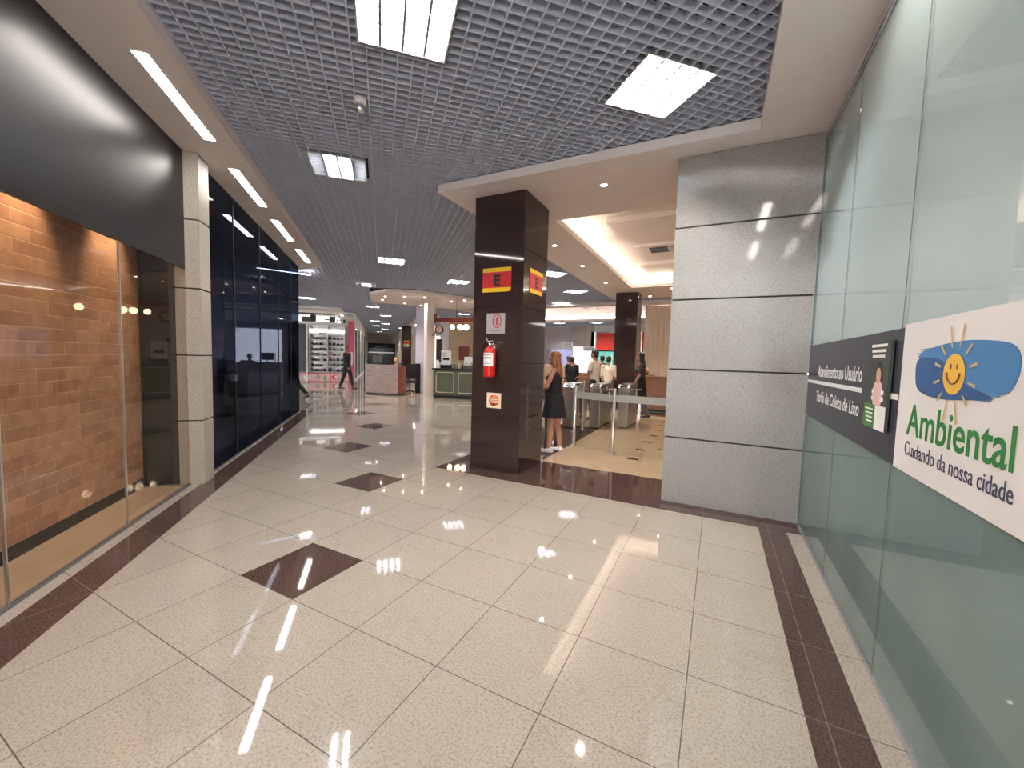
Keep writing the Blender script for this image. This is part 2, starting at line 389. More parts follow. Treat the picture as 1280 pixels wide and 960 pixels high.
# ------------------------------------------------------------------ soffits
so = MB()
so.prism([SN(-.5,-1.47)[:2], SN(11.3,-1.47)[:2], SN(11.9,-2.0)[:2], SN(12.9,-3.1)[:2], SN(12.9,-3.6)[:2], SN(-.5,-3.6)[:2]][::-1], ZS, ZS+.1, 'white_plaster')
struct(so.build('ceiling_soffit'))
so = MB()       # bay soffit with rectangular cove opening x -2.37..3.2, y 5.98..12.2
OX0, OX1, OY0, OY1 = -2.37, 3.2, 5.98, 12.2
for (x0,x1,y0,y1) in ((-3.4,OX0,4.38,14.3),(OX0,OX1,4.38,OY0),(OX0,OX1,OY1,14.3),(OX1,6,4.38,14.3),(.23,6,-1,4.38)):
    so.box(x0,x1,y0,y1,ZS,ZS+.1,'white_plaster')
# cove pocket above the opening
PX0, PX1, PY0, PY1, PZ = OX0-.28, OX1+.28, OY0-.28, OY1+.28, 4.12
so.box(PX0-.05,PX0,PY0,PY1,ZS+.1,PZ,'white_plaster'); so.box(PX1,PX1+.05,PY0,PY1,ZS+.1,PZ,'white_plaster')
so.box(PX0,PX1,PY0-.05,PY0,ZS+.1,PZ,'white_plaster'); so.box(PX0,PX1,PY1,PY1+.05,ZS+.1,PZ,'white_plaster')
so.box(PX0,PX1,PY0,PY1,PZ,PZ+.05,'white_plaster')
for (x0,x1,y0,y1) in ((-1.95,-.45,7.35,8.55),(-1.95,-.45,10.9,12.0)):      # shallow dropped panels
    so.cbox(x0,x1,y0,y1,PZ-.1,PZ-.001,'white_plaster',.02)
struct(so.build('ceiling_soffit'))

def cove(name, pts, m, label):
    t = MB()
    for (a, b) in pts:
        a = Vector(a); b = Vector(b); t.tube([a, b], .022, m, 8)
    return tag(t.build(name), label, 'cove light')
for i, ((a, b), lab) in enumerate([
   (((OX0-.14,6.2,ZS+.14),(OX0-.14,8.55,ZS+.14)), 'warm cove light strip in the left pocket, nearest run'),
   (((OX0-.14,8.85,ZS+.14),(OX0-.14,12.1,ZS+.14)), 'long warm cove light strip in the left pocket beyond the dark gap'),
   (((OX0+.1,OY1+.14,ZS+.14),(OX1,OY1+.14,ZS+.14)), 'warm cove light strip along the back of the recessed ceiling')]):
    c = cove('cove_light', [(a, b)], 'cove_on', lab); c['group'] = 'cove light strips over the turnstile bay'

# AC cassette in the recessed ceiling
e = empty('air_vent', (-1.2, 9.65, PZ), 0, 'rectangular ceiling air grille with dark and grey halves in recessed ceiling', 'air vent')
MB().box(-.62,.55,-.35,.4,-.05,-.001,'white_plaster').build('frame', e)
v = MB(); v.box(-.3,.08,-.18,.24,-.06,-.051,'sign_black')
for k in range(7): v.box(-.3,.08,-.16+.058*k,-.15+.058*k,-.075,-.06,'alu_dark')
v.build('grille', e)
v = MB(); v.box(.09,.48,-.18,.24,-.06,-.051,'alu_dark')
for k in range(7): v.box(.09,.48,-.16+.058*k,-.135+.058*k,-.072,-.06,'alu')
v.build('grille', e)

# ------------------------------------------------------------------ square louvred fixtures
def make_fixture(lit):
    e = empty('ceiling_light', (0,0,0))
    h = .315
    f = MB()
    for (a,b,c,d) in ((-h,h,-h,-h+.012),(-h,h,h-.012,h),(-h,-h+.012,-h+.012,h-.012),(h-.012,h,-h+.012,h-.012)): f.box(a,b,c,d,-.012,.09,'alu')
    f.box(-h+.012,h-.012,-h+.012,h-.012,.085,.095,'alu'); f.build('frame', e)
    l = MB()
    for k in range(1,4): l.box(-h+k*h/2-.008,-h+k*h/2+.008,-h+.012,h-.012,-.004,.03,'louvre_grey')
    for k in range(1,9): l.box(-h+.012,h-.012,-h+k*2*h/9-.0025,-h+k*2*h/9+.0025,-.004,.026,'louvre_grey')
    l.build('louvre', e)
    on = {4:(0,1,2,3), 3:(0,1,3), 2:(1,2)}[lit]
    for k in range(4):
        x = -h+(k+.5)*h/2
        t = MB(); t.tube([(x,-.29,.055),(x,.29,.055)], .014, 'tube_on' if k in on else 'tube_off', 8).build('fluorescent_tube', e)
    return e
protos = {}
FLAB = {
 0:'large overexposed square louvred light cut by the top edge of the photo', 1:'bright square four tube light nearest the grid corner above the pillar',
 2:'square louvred light with only the middle tubes lit, left of centre', 3:'small bright square light over mid hall, right of the axis',
 4:'square light with two lit tubes farther along the left of the hall', 5:'square light in the grid just left of the dark pillar',
 6:'square light in grid before the curved cafe soffit', 7:'square light in the far corridor, right row, nearest',
 8:'square light in the far corridor, left row, nearest', 9:'square light in the far corridor, right row, middle', 10:'square light in the far corridor, left row, second',
 11:'farthest square light just before the corridor end wall', 12:'square light partly hidden just right of the dark pillar', 13:'square light beside the bay soffit, middle of three beyond the pillar',
 14:'square light farthest of the three seen right of the dark pillar', 15:'square light seen beneath the cafe soffit above the globe lamps',
 16:'square light near the shop glass corner at the far left', 17:'square louvred light in the grid overhead', 18:'square louvred light behind the viewpoint on the left', 19:'square louvred light behind the viewpoint on the right',
 20:'square light in the far corridor, right row, farthest', 21:'square light in the grid behind the cafe', 22:'square light at the far end left of the recessed ceiling', 23:'square light at the far end above the white doorway', 24:'square light added at the far end to brighten the back wall'}
for i, (a, b, lit) in enumerate(FIX):
    if lit not in protos: protos[lit] = e = make_fixture(lit)
    else: e = copy_tree(protos[lit])
    e.location = SN(a, b, ZG); e.rotation_euler = (0,0,A45 + 0)
    tag(e, FLAB[i], 'ceiling light', 'square louvred fluorescent fixtures in the grid ceiling')

# ------------------------------------------------------------------ linear soffit lights
def make_linear(L):
    e = empty('linear_light', (0,0,0)); f = MB(); w = .05
    for (a,b,c,d) in ((-w-.012,-w,-L/2-.012,L/2+.012),(w,w+.012,-L/2-.012,L/2+.012),(-w,w,-L/2-.012,-L/2),(-w,w,L/2,L/2+.012)): f.box(a,b,c,d,-.006,.0,'white_paint')
    f.build('frame', e); MB().box(-w,w,-L/2,L/2,-.004,.0,'linear_on').build('diffuser', e); return e
lin = make_linear(1.27)
LL = [((4.40,-1.69),'bright linear light in the left soffit nearest the viewer, beside the black panel'),((6.35,-1.69),'linear light in the left soffit just past the stone pilaster'),
      ((8.27,-1.69),'linear light in the left soffit, third from the viewer'),((10.22,-1.69),'linear light in the left soffit, nearest its pointed tip'),((2.45,-1.69),'linear light in the left soffit before the black panel, out at the frame edge'),((.6,-1.69),'linear light in the left soffit behind the viewpoint')]
for i, ((a, b), lab) in enumerate(LL):
    o = lin if i == 0 else copy_tree(lin); o.location = SN(a, b, ZS); o.rotation_euler = (0,0,A45)
    tag(o, lab, 'ceiling light', 'linear lights in the left soffit')
o = copy_tree(lin); o.location = SN(12.33, -2.5, ZS); o.rotation_euler = (0,0,A45+PI/2+.35); tag(o, 'linear light running across the end of the left soffit behind the glass corner', 'ceiling light', 'linear lights in the left soffit')
for i, (y, lab) in enumerate([(2.33,'linear light in the right soffit at the top edge of the photo'),(.4,'linear light in the right soffit above the viewer')]):
    o = copy_tree(lin); o.location = (.48, y, ZS); o.rotation_euler = (0,0,0); tag(o, lab, 'ceiling light', 'linear lights in the right soffit')

# recessed downlights
def make_down(m='spot_on'):
    e = empty('downlight', (0,0,0))
    MB().lathe([(.038,-.001),(.05,-.004),(.052,-.001),(.052,.0)], 0,0,'white_paint',20).build('trim_ring', e)
    MB().lathe([(.0001,-.0015),(.036,-.0015)],0,0,m,16).build('lamp', e)
    ld = bpy.data.lights.new('downlight_beam','SPOT'); ld.energy = 60; ld.color = (1,.84,.68); ld.spot_size = math.radians(110); ld.spot_blend = .7; ld.shadow_soft_size = .035
    lo = bpy.data.objects.new('downlight_beam', ld); COL.objects.link(lo); lo.parent = e; lo.location = (0,0,-.01)
    return e
dl = make_down()
DL = [(-1.36,5.0,'recessed downlight in the bay soffit between pillar and granite wall'),(-2.87,7.25,'recessed downlight in the bay soffit just right of the dark pillar'),(-2.88,9.05,'recessed downlight farther back along the bay soffit'),(-2.88,11.2,'farthest recessed downlight along the bay soffit'),(2.0,5.0,'recessed downlight behind the granite wall'),(-2.1,13.95,'downlight added to brighten the beige curtain, left'),(-.9,13.95,'downlight added to brighten the beige curtain, right'),(-1.3,12.6,'downlight over the brown counter near the curtain')]  # left and right curtain downlights are added to brighten the curtain
for i,(x,y,lab) in enumerate(DL):
    o = dl if i == 0 else copy_tree(dl); o.location = (x,y,ZS); tag(o, lab, 'downlight', 'downlights in the bay soffit')

# ------------------------------------------------------------------ smoke detectors
def detector(loc, lab):
    e = empty('smoke_detector', loc, 0, lab, 'smoke detector', 'smoke detectors hanging from the grid')
    MB().lathe([(.0001,.0),(.05,.0),(.055,-.01),(.055,-.05),(.04,-.055),(.0001,-.055)],0,0,'white_paint',24).build('base', e)
    MB().lathe([(.036,-.055),(.042,-.07),(.04,-.11),(.03,-.122),(.0001,-.124)],0,0,'alu',24).build('sensor_head', e)
    return e
detector(SN(3.98,-.2,ZG+.01), 'cylindrical smoke detector hanging from the grid beyond the big light')
detector(SN(11.2,2.12,ZG+.01), 'small smoke detector left of the dark pillar')
detector(SN(19.3,-.28,ZG+.01), 'distant smoke detector near the cafe soffit tip')

# ------------------------------------------------------------------ stone columns and pier
TOPZ = ZS-.003
def clad_column(name, x0, x1, y0, y1, m, label, cat, gap=.012, depth=.012, loc_rz=None, top=TOPZ, joints=JZ, gm='groove'):
    cx, cy = (x0+x1)/2, (y0+y1)/2
    if loc_rz is None: e = empty(name, (cx, cy, 0), 0, label, cat)
    else: e = empty(name, loc_rz[0], loc_rz[1], label, cat)
    if loc_rz is not None: cx = cy = 0
    hx, hy = (x1-x0)/2, (y1-y0)/2
    MB().box(-hx+depth,hx-depth,-hy+depth,hy-depth,0,top,gm).build('core', e)
    zz = [0]+list(joints)+[top]
    for a, b in zip(zz[:-1], zz[1:]):
        MB().cbox(-hx,hx,-hy,hy,a+(gap/2 if a else 0),b-(gap/2 if b < top else 0),m,.003).build('stone_panel', e)
    return e
clad_column('stone_column', -3.03,-2.28,4.72,5.50,'column_granite','dark brown polished stone pillar carrying the E signs and fire extinguisher','column', gap=.006)
clad_column('stone_column', -2.98,-2.30,12.95,13.7,'column_granite','dark stone pillar behind the turnstiles near the red blinds','column', gap=.006)
clad_column('stone_pier', -.48,.775,4.665,5.6,'wall_granite','large light grey granite pier of five stacked panels beside the frosted glass wall','pier', gap=.016)
clad_column('stone_pilaster', -.12,.12,-.14,.14,'pilaster_granite','narrow beige granite pilaster between the two left shop windows','column', gap=.014,
            loc_rz=(SN(5.54,-2.05),A45))
clad_column('stone_column', -.35,.35,-.35,.35,'column_granite','distant dark stone pillar with small E signs left of the cafe column','column', gap=.01, loc_rz=(SN(31.5,1.75),A45))

# plinth strip at pier base
struct(MB().box(-.5,.77,4.64,4.664,0,.02,'brown_granite').build('baseboard_pier'))

# ------------------------------------------------------------------ signs on the pillar
def e_sign(loc, rz, lab, sc=1.0, grp='E signs on the dark stone pillar'):
    e = empty('wall_sign', loc, rz, lab, 'sign', grp); w, h = .215*sc, .158*sc
    MB().box(-w,w,-.006,0,-h,h,'sign_red').build('board', e)
    MB().box(-w,w,-.0075,-.0062,h*.66,h,'sign_yellow').build('stripe', e)
    MB().add([(-w,-.0075,-h),(w*.82,-.0075,-h),(w,-.0075,-h*.8),(w,-.0075,-h*.66),(-w,-.0075,-h*.66)], [(0,1,2,3,4)], 'sign_yellow').build('stripe', e)
    text('E', .105*sc, 'sign_black', 'lettering', e, (-.045*sc,-.0078,-.075*sc), (PI/2,0,0), height=.15*sc, bold=.035)
    return e
e_sign((-2.672,4.7195,2.575), 0, 'red and yellow E sign on the front face of the dark pillar')
e_sign((-2.2795,5.12,2.585), PI/2, 'red and yellow E sign on the right side face of the dark pillar')
p0 = SN(31.5,1.75)
e_sign((p0[0]+.352*S2,p0[1]-.352*S2,2.45), A45, 'tiny red E sign on the distant dark pillar, front face', .9, 'E signs on the distant pillar')
# extinguisher notice
e = empty('wall_sign', (-2.672,4.7195,2.0), 0, 'grey square notice with a red ring above the fire extinguisher', 'sign')
MB().box(-.14,.14,-.005,0,-.135,.135,'sign_grey').build('board', e)
rg = MB(); pts = [(.02+.062*math.cos(a),-.0065,.03+.085*math.sin(a)) for a in [2*PI*k/28 for k in range(29)]]; rg.tube(pts,.0065,'sign_red',6,False); rg.build('ring', e)
ic = MB(); ic.box(.006,.034,-.0065,-.005,-.02,.065,'sign_red'); ic.box(.012,.028,-.0065,-.005,.065,.082,'sign_black'); ic.build('pictogram', e)
tx = MB()
for k in range(3): tx.box(-.08,.1-.02*k,-.0062,-.005,-.085-.014*k,-.08-.014*k,'alu_dark')
tx.build('small_print', e)
e = empty('wall_sign', (-2.671,4.7195,.964), 0, 'cream square sticker with a red disc below the fire extinguisher', 'sign')
MB().box(-.11,.11,-.004,0,-.103,.103,'sign_cream').build('board', e)
MB().lathe([(.0001,.0055),(.075,.0055),(.075,.004)],0,0,'sign_orange',32,axis='y').build('disc', e)
tx = MB()
for k,(w_) in enumerate((.05,.06,.06,.05)): tx.box(-w_,w_,-.0068,-.0056,.028-.02*k,.039-.02*k,'sign_cream')
tx.build('lettering', e)

# fire extinguisher
e = empty('fire_extinguisher', (-2.695,4.62,1.28), 0, 'red fire extinguisher with white label hung on the dark pillar', 'fire extinguisher')
MB().lathe([(.0001,0),(.06,.0),(.078,.012),(.08,.03),(.08,.33),(.072,.37),(.045,.395),(.026,.405),(.026,.42)],0,0,'red_paint',28).build('cylinder', e)
lb = MB(); vs = []; fs = []
for i in range(13):
    a = -PI/2-1.15+2.3*i/12
    for z in (.15,.325): vs.append((.0808*math.cos(a), .0808*math.sin(a), z))
fs = [(2*i,2*i+2,2*i+3,2*i+1) for i in range(12)]; lb.add(vs,fs,'white_print',True)
lb.build('paper_label', e)
dk = MB()
for (z0,z1) in ((.29,.3),(.265,.272),(.245,.25),(.2,.206),(.18,.185)):
    vs = []
    for i in range(9):
        a = -PI/2-.8+1.6*i/8
        for z in (z0,z1): vs.append((.0815*math.cos(a), .0815*math.sin(a), z))
    dk.add(vs,[(2*i,2*i+2,2*i+3,2*i+1) for i in range(8)],'sign_red' if z0 > .28 else 'alu_dark',True)
dk.build('print', e)
vv = MB(); vv.lathe([(.02,.415),(.024,.42),(.024,.45),(.014,.455),(.014,.47)],0,0,'chrome',16); vv.tube([(0,0,.435),(.045,-.01,.44)],.012,'chrome'); vv.ball((.055,-.012,.442),.016,'chrome'); vv.build('valve', e)
hd = MB(); hd.box(-.012,.012,-.09,.02,.47,.478,'chrome'); hd.tube([(0,-.0,.46),(0,-.05,.475),(0,-.1,.51)],.006,'chrome'); hd.box(-.05,.05,-.012,.012,.478,.486,'chrome'); hd.build('handle', e)
hs = MB(); hs.tube([(-.02,0,.44),(-.07,.0,.47),(-.11,.01,.44),(-.115,.01,.36),(-.095,.0,.25),(-.088,-.005,.12)],.009,'seal_black',10); hs.tube([(-.088,-.005,.12),(-.088,-.006,.06)],.013,'seal_black'); hs.build('hose', e)
MB().box(-.02,.02,.04,.0995,.30,.42,'steel').box(-.03,.03,.078,.0995,.28,.44,'steel').build('bracket', e)

# ------------------------------------------------------------------ right glass wall with graphics
GX = .775
rw = empty('window_1', (GX, 0, 0)); struct(rw)
ys = [4.66, 3.62, 2.56, 1.50, .44, -.62]
for a, b in zip(ys[:-1], ys[1:]):
    p = empty('glass_panel', (0,0,0)); p.parent = rw
    MB().box(0,.010,b+.003,a-.003,.02,3.6,'clear_glass').build('pane', p)
    MB().box(.0115,.03,b+.001,a-.001,.02,1.42,'lower_film').build('frosted_film', p)
    MB().box(.0115,.03,b+.001,a-.001,1.421,3.6,'upper_film').build('frosted_film', p)  # backing drawn darker below, in a paler tone above
MB().box(-.008,.03,-.62,4.66,3.6,ZS,'alu').box(-.012,-.008,-.62,4.66,3.6,3.615,'alu_dark').build('top_channel', rw)
MB().box(-.012,.03,-.62,4.66,0,.02,'alu').build('bottom_channel', rw)
for y in ys[1:5]: MB().box(-.0015,0,y-.003,y+.003,.02,3.6,'seam').build('seal', rw)
MB().lathe([(.0001,.012),(.026,.012),(.028,0)],0,0,'steel',20,axis='y').build('patch_fitting', rw, (0,3.62,3.3), -PI/2)
MB().box(-.004,.05,4.645,4.6645,0,ZS-.004,'teal_leaf').build('edge_seal', rw)
struct(MB().box(GX+.034,GX+.1,-.62,4.66,0,ZS,'white_paint').build('wall_right'))

RX = (PI/2,0,-PI/2)
sg = empty('shop_sign', (GX-.003, 0, 0), 0, 'navy vinyl band on the frosted glass with two lines of white lettering', 'sign')
MB().box(-.002,.002,2.518,4.655,1.094,1.74,'navy_film').build('band', sg)
MB().box(-.0035,-.0022,3.06,4.655,1.40,1.428,'white_print').box(-.0035,-.0022,2.518,2.62,1.40,1.428,'white_print').build('stripe', sg)
text('Atendimento ao Usuário', 1.17, 'white_print', 'lettering', sg, (-.0035,4.24,1.465), RX, height=.098, bold=.012, depth=.001)
text('Tarifa de Coleta de Lixo', 1.16, 'white_print', 'lettering', sg, (-.0035,4.24,1.258), RX, height=.09, bold=.012, depth=.001)
po = empty('poster', (GX-.0105, 2.76, 1.475), 0, 'small dark photo poster with green footer mounted on the navy band', 'poster')
MB().cbox(-.012,.002,-.155,.165,-.245,.215,'poster_dark',.003).build('board', po)
pr = MB(); pr.box(-.0135,-.0122,-.155,-.01,-.245,-.12,'white_print'); pr.box(-.0135,-.0122,-.01,.165,-.245,-.12,'poster_green'); pr.build('footer', po)
pr = MB()
for k in range(3): pr.box(-.0135,-.0122,-.11+.012*k,.115-.012*k,.185-.028*k,.2-.028*k,'white_print')
for k in range(4): pr.box(-.0145,-.0136,.02,.14-.01*k,-.15-.022*k,-.142-.022*k,'white_print')
for k in range(2): pr.box(-.0135,-.0122,-.11,.06,-.06-.035*k,-.04-.035*k,'white_print')
pr.build('lettering', po)
fg = MB(); fg.ball((-.0125,-.02,.035),(.002,.038,.05),'poster_skin'); fg.ball((-.0122,-.02,.05),(.0015,.052,.065),'hair_dark'); fg.ball((-.0122,-.02,-.065),(.002,.075,.08),'poster_pink'); fg.build('portrait', po)

wp = empty('shop_sign', (GX-.003, 0, 0), 0, 'white vinyl panel with smiling sun over blue brushstroke and green lettering', 'sign')
MB().box(-.002,.002,.2,2.512,1.088,1.756,'white_film').build('panel', wp)
def brush(pts, x, m, nm):
    if len(pts) > 6:      # rounded outline
        P_ = [Vector(p) for p in pts]; n0 = len(P_); q_ = []
        for i in range(n0):
            a, b_, c, d = P_[i-1], P_[i], P_[(i+1)%n0], P_[(i+2)%n0]
            for t in (0,.25,.5,.75): q_.append(.5*((2*b_)+(c-a)*t+(2*a-5*b_+4*c-d)*t*t+(3*b_-a-3*c+d)*t**3))
        pts = [tuple(v) for v in q_]
    b = MB(); n_ = len(pts); b.add([(x,a,c) for a,c in pts]+[(x-.001,a,c) for a,c in pts], [tuple(range(n_)), tuple(range(2*n_-1,n_-1,-1))], m)
    return b.build(nm, wp)
brush([(2.34,1.60),(2.30,1.625),(2.2,1.64),(2.1,1.65),(1.95,1.655),(1.80,1.645),(1.72,1.63),(1.685,1.60),(1.68,1.55),(1.70,1.505),(1.74,1.48),(1.82,1.477),(1.9,1.487),(2.0,1.482),(2.12,1.50),(2.2,1.55),(2.28,1.585)], -.0025, 'blue_print', 'brushstroke')
brush([(2.345,1.585),(2.28,1.60),(2.18,1.595),(2.1,1.575),(2.03,1.53),(1.95,1.50),(1.84,1.478),(1.79,1.462),(1.9,1.452),(2.05,1.44),(2.18,1.44),(2.29,1.455),(2.335,1.48),(2.352,1.53)], -.0038, 'blue_print_dark', 'brushstroke')
for k, (a, b, c) in enumerate(((2.36,2.2,1.617),(2.33,2.16,1.634),(1.95,1.76,1.470),(2.0,1.80,1.452))):
    brush([(a,c),(b,c+.006),(b,c+.002),(a,c-.004)], -.003, 'blue_print', 'brush_bristle')
SC = (2.035,1.535)
sn_ = MB(); N_ = 36; vs = [(-.0052,SC[0]+.076*math.cos(2*PI*k/N_),SC[1]+.075*math.sin(2*PI*k/N_)) for k in range(N_)]
sn_.add(vs,[tuple(range(N_))],'sun_yellow'); sn_.build('sun_disc', wp)
fc = MB()
for dy in (.022,-.022): 
    vs = [(-.0062,SC[0]+dy+.006*math.cos(2*PI*k/12),SC[1]+.028+.011*math.sin(2*PI*k/12)) for k in range(12)]; fc.add(vs,[tuple(range(12))],'wood_red')
pts = [(-.006,SC[0]+.045*math.cos(a),SC[1]+.005-.04*abs(math.sin(a))) for a in [PI*k/12 for k in range(13)]]; fc.tube(pts,.0035,'wood_red',6)
fc.build('smile', wp)
for k in range(12):
    a = 2*PI*(k+.5)/12; ca, sa = math.cos(a), math.sin(a)
    r0, r1 = .102, (.185 if k in (2,3,8,9) else .15)
    MB().add([(-.0055,SC[0]+r0*ca-.004*sa,SC[1]+r0*sa+.004*ca),(-.0055,SC[0]+r0*ca+.004*sa,SC[1]+r0*sa-.004*ca),(-.0055,SC[0]+r1*ca+.006*sa,SC[1]+r1*sa-.006*ca),(-.0055,SC[0]+r1*ca-.006*sa,SC[1]+r1*sa+.006*ca)],[(0,1,2,3)],'ray_print').build('sun_ray', wp)
text('Ambiental', .732, 'green_print', 'lettering', wp, (-.003,2.395,1.262), RX, height=.138, bold=.01, depth=.001)
text('Cuidando da nossa cidade', .745, 'navy_print', 'lettering', wp, (-.003,2.395,1.170), RX, height=.062, bold=.0, depth=.001)

# ------------------------------------------------------------------ left shop windows
NG = -2.07
w1 = empty('window_2', (0,0,0)); struct(w1)
def snbox(mb, s0, s1, n0, n1, z0, z1, m):
    return mb.prism([SN(s0,n0)[:2], SN(s0,n1)[:2], SN(s1,n1)[:2], SN(s1,n0)[:2]][::-1] if (s1-s0)*(n1-n0) > 0 else [SN(s0,n0)[:2], SN(s0,n1)[:2], SN(s1,n1)[:2], SN(s1,n0)[:2]], z0, z1, m)
js = [5.40, 4.22, 3.05, 1.88, .7, -.5]
for a, b in zip(js[:-1], js[1:]):
    snbox(MB(), b+.003, a-.003, NG-.01, NG, .02, 2.42, 'shop_glass').build('pane', w1)
for j in js[1:-1]: snbox(MB(), j-.006, j+.006, NG-.012, NG+.002, .02, 2.42, 'steel').build('seal', w1)
snbox(MB(), -.5, 5.4, NG-.012, NG+.012, 0, .02, 'alu_dark').build('bottom_channel', w1)
bp = snbox(MB(), -.5, 5.4, NG-.03, NG, 2.421, ZS, 'black_panel').build('wall_left'); struct(bp)

# brick display wall behind the glass
def brick_mat():
    mm = mat('brick', (.4,.2,.1,1), .8); nt, N, L, b = nodes(mm)
    tc = N.new('ShaderNodeTexCoord'); br = N.new('ShaderNodeTexBrick')
    br.inputs['Scale'].default_value = 1; br.inputs['Brick Width'].default_value = .30; br.inputs['Row Height'].default_value = .105; br.inputs['Mortar Size'].default_value = .006; br.inputs['Mortar Smooth'].default_value = .4
    br.inputs['Color1'].default_value = srgb(200,152,116); br.inputs['Color2'].default_value = srgb(170,122,92); br.inputs['Mortar'].default_value = srgb(206,160,126); br.offset = .5
    mp = N.new('ShaderNodeMapping'); mp.inputs['Rotation'].default_value = (PI/2,0,0)
    sx = N.new('ShaderNodeSeparateXYZ'); cb = N.new('ShaderNodeCombineXYZ'); L.new(tc.outputs['Object'], sx.inputs[0]); L.new(sx.outputs[1], cb.inputs[0]); L.new(sx.outputs[2], cb.inputs[1])
    L.new(cb.outputs[0], br.inputs['Vector'])
    no = N.new('ShaderNodeTexNoise'); no.inputs['Scale'].default_value = 9; no.inputs['Detail'].default_value = 5; L.new(tc.outputs['Object'], no.inputs['Vector'])
    rp = N.new('ShaderNodeValToRGB'); rp.color_ramp.elements[0].position = .3; rp.color_ramp.elements[0].color = (.62,.6,.58,1); rp.color_ramp.elements[1].position = .7; rp.color_ramp.elements[1].color = (1,1,1,1)
    L.new(no.outputs['Fac'], rp.inputs[0]); mx = N.new('ShaderNodeMix'); mx.data_type = 'RGBA'; mx.blend_type = 'MULTIPLY'; mx.inputs[0].default_value = .8
    L.new(br.outputs['Color'], mx.inputs[6]); L.new(rp.outputs[0], mx.inputs[7]); L.new(mx.outputs[2], b.inputs['Base Color'])
    bp_ = N.new('ShaderNodeBump'); bp_.inputs['Strength'].default_value = .6; bp_.inputs['Distance'].default_value = .008; bp_.invert = True
    L.new(br.outputs['Fac'], bp_.inputs['Height']); L.new(bp_.outputs[0], b.inputs['Normal'])
brick_mat()
bw = MB(); bw.box(-.12,0,-.5,5.45,0,3.6,'brick'); o = bw.build('wall_brick', None, SN(0,-2.52), A45); struct(o)
struct(snbox(MB(), -.5, 5.45, -2.519, -2.505, 0, .1, 'black_matte').build('baseboard_left'))
ib = MB(); snbox(ib, -.5, 5.38, -2.505, NG-.014, -.01, .0025, 'tan_floor'); struct(ib.build('floor'))
# dark return wall closing the display at the pilaster
struct(snbox(MB(), 5.46, 5.52, -4.2, -2.2, 0, 3.68, 'black_matte').build('wall_left'))
# display spots washing the bricks
sp0 = None
for i, (s_, lab) in enumerate([(3.95,'warm display spot behind the black panel, washing the left bricks'),(4.95,'warm display spot behind the black panel, washing the right bricks')]):
    e = empty('spotlight', SN(s_, -2.26, 3.1), A45, lab, 'spotlight', 'display spots above the brick wall')
    MB().lathe([(.03,.09),(.034,.0),(.03,-.002),(.028,.085),(.0001,.088)],0,0,'black_matte',16).build('housing', e)
    MB().lathe([(.0001,.01),(.027,.01)],0,0,'spot_on',12).build('lamp', e)
    MB().tube([(0,0,.09),(0,0,.5)],.008,'black_matte').build('stem', e)
    ld = bpy.data.lights.new('spot_lamp','SPOT'); ld.energy = 50; ld.color = (1,.76,.5); ld.spot_size = math.radians(58); ld.spot_blend = 1; ld.shadow_soft_size = .03
    lo = bpy.data.objects.new('spot_lamp', ld); COL.objects.link(lo); lo.parent = e; lo.location = (-.0,0,-.01); lo.rotation_euler = (0,math.radians(20),0)

# second window: smoked glass with dark showroom behind
w2 = empty('window_3', (0,0,0)); struct(w2); NG2 = -2.02
js2 = [5.69, 6.8, 8.1, 9.4, 10.6, 11.5]
for a, b in zip(js2[:-1], js2[1:]):
    snbox(MB(), a+.003, b-.003, NG2-.01, NG2, .02, ZS, 'smoked_glass').build('pane', w2)
for j in js2[1:-1]: snbox(MB(), j-.003, j+.003, NG2-.011, NG2+.001, .02, ZS, 'seam').build('seal', w2)
snbox(MB(), 5.69, 11.5, NG2-.012, NG2+.012, 0, .02, 'alu_dark').build('bottom_channel', w2)
snbox(MB(), 11.49, 11.5, -6, NG2, .02, ZS, 'smoked_glass').build('pane', w2)
MB().box(-.015,.015,-.02,.02,-.05,.05,'chrome').build('door_lock', w2, SN(6.75,NG2+.012,1.15), A45)
struct(snbox(MB(), 5.7, 11.3, -3.7, -3.6, 0, ZS, 'dark_navy').build('wall_left'))
struct(snbox(MB(), 11.3, 11.4, -6, -3.6, 0, ZS, 'dark_navy').build('wall_left'))
o = MB(); snbox(o, 5.7, 11.4, -3.6, -2.04, -.01, .003, 'dark_navy'); struct(o.build('floor'))
# dark block added in the showroom to stand for the reflected desk
e = empty('reflection_block', SN(8.9,-3.05), A45, 'dark block behind the smoked glass standing for the reflected desk', 'counter')
MB().cbox(-.25,.25,-1.3,1.3,.08,1.05,'black_matte',.01).build('body', e); MB().cbox(-.29,.29,-1.34,1.34,1.051,1.09,'black_panel',.006).build('worktop', e); MB().box(-.2,.2,-1.25,1.25,0,.079,'seal_black').build('plinth', e)

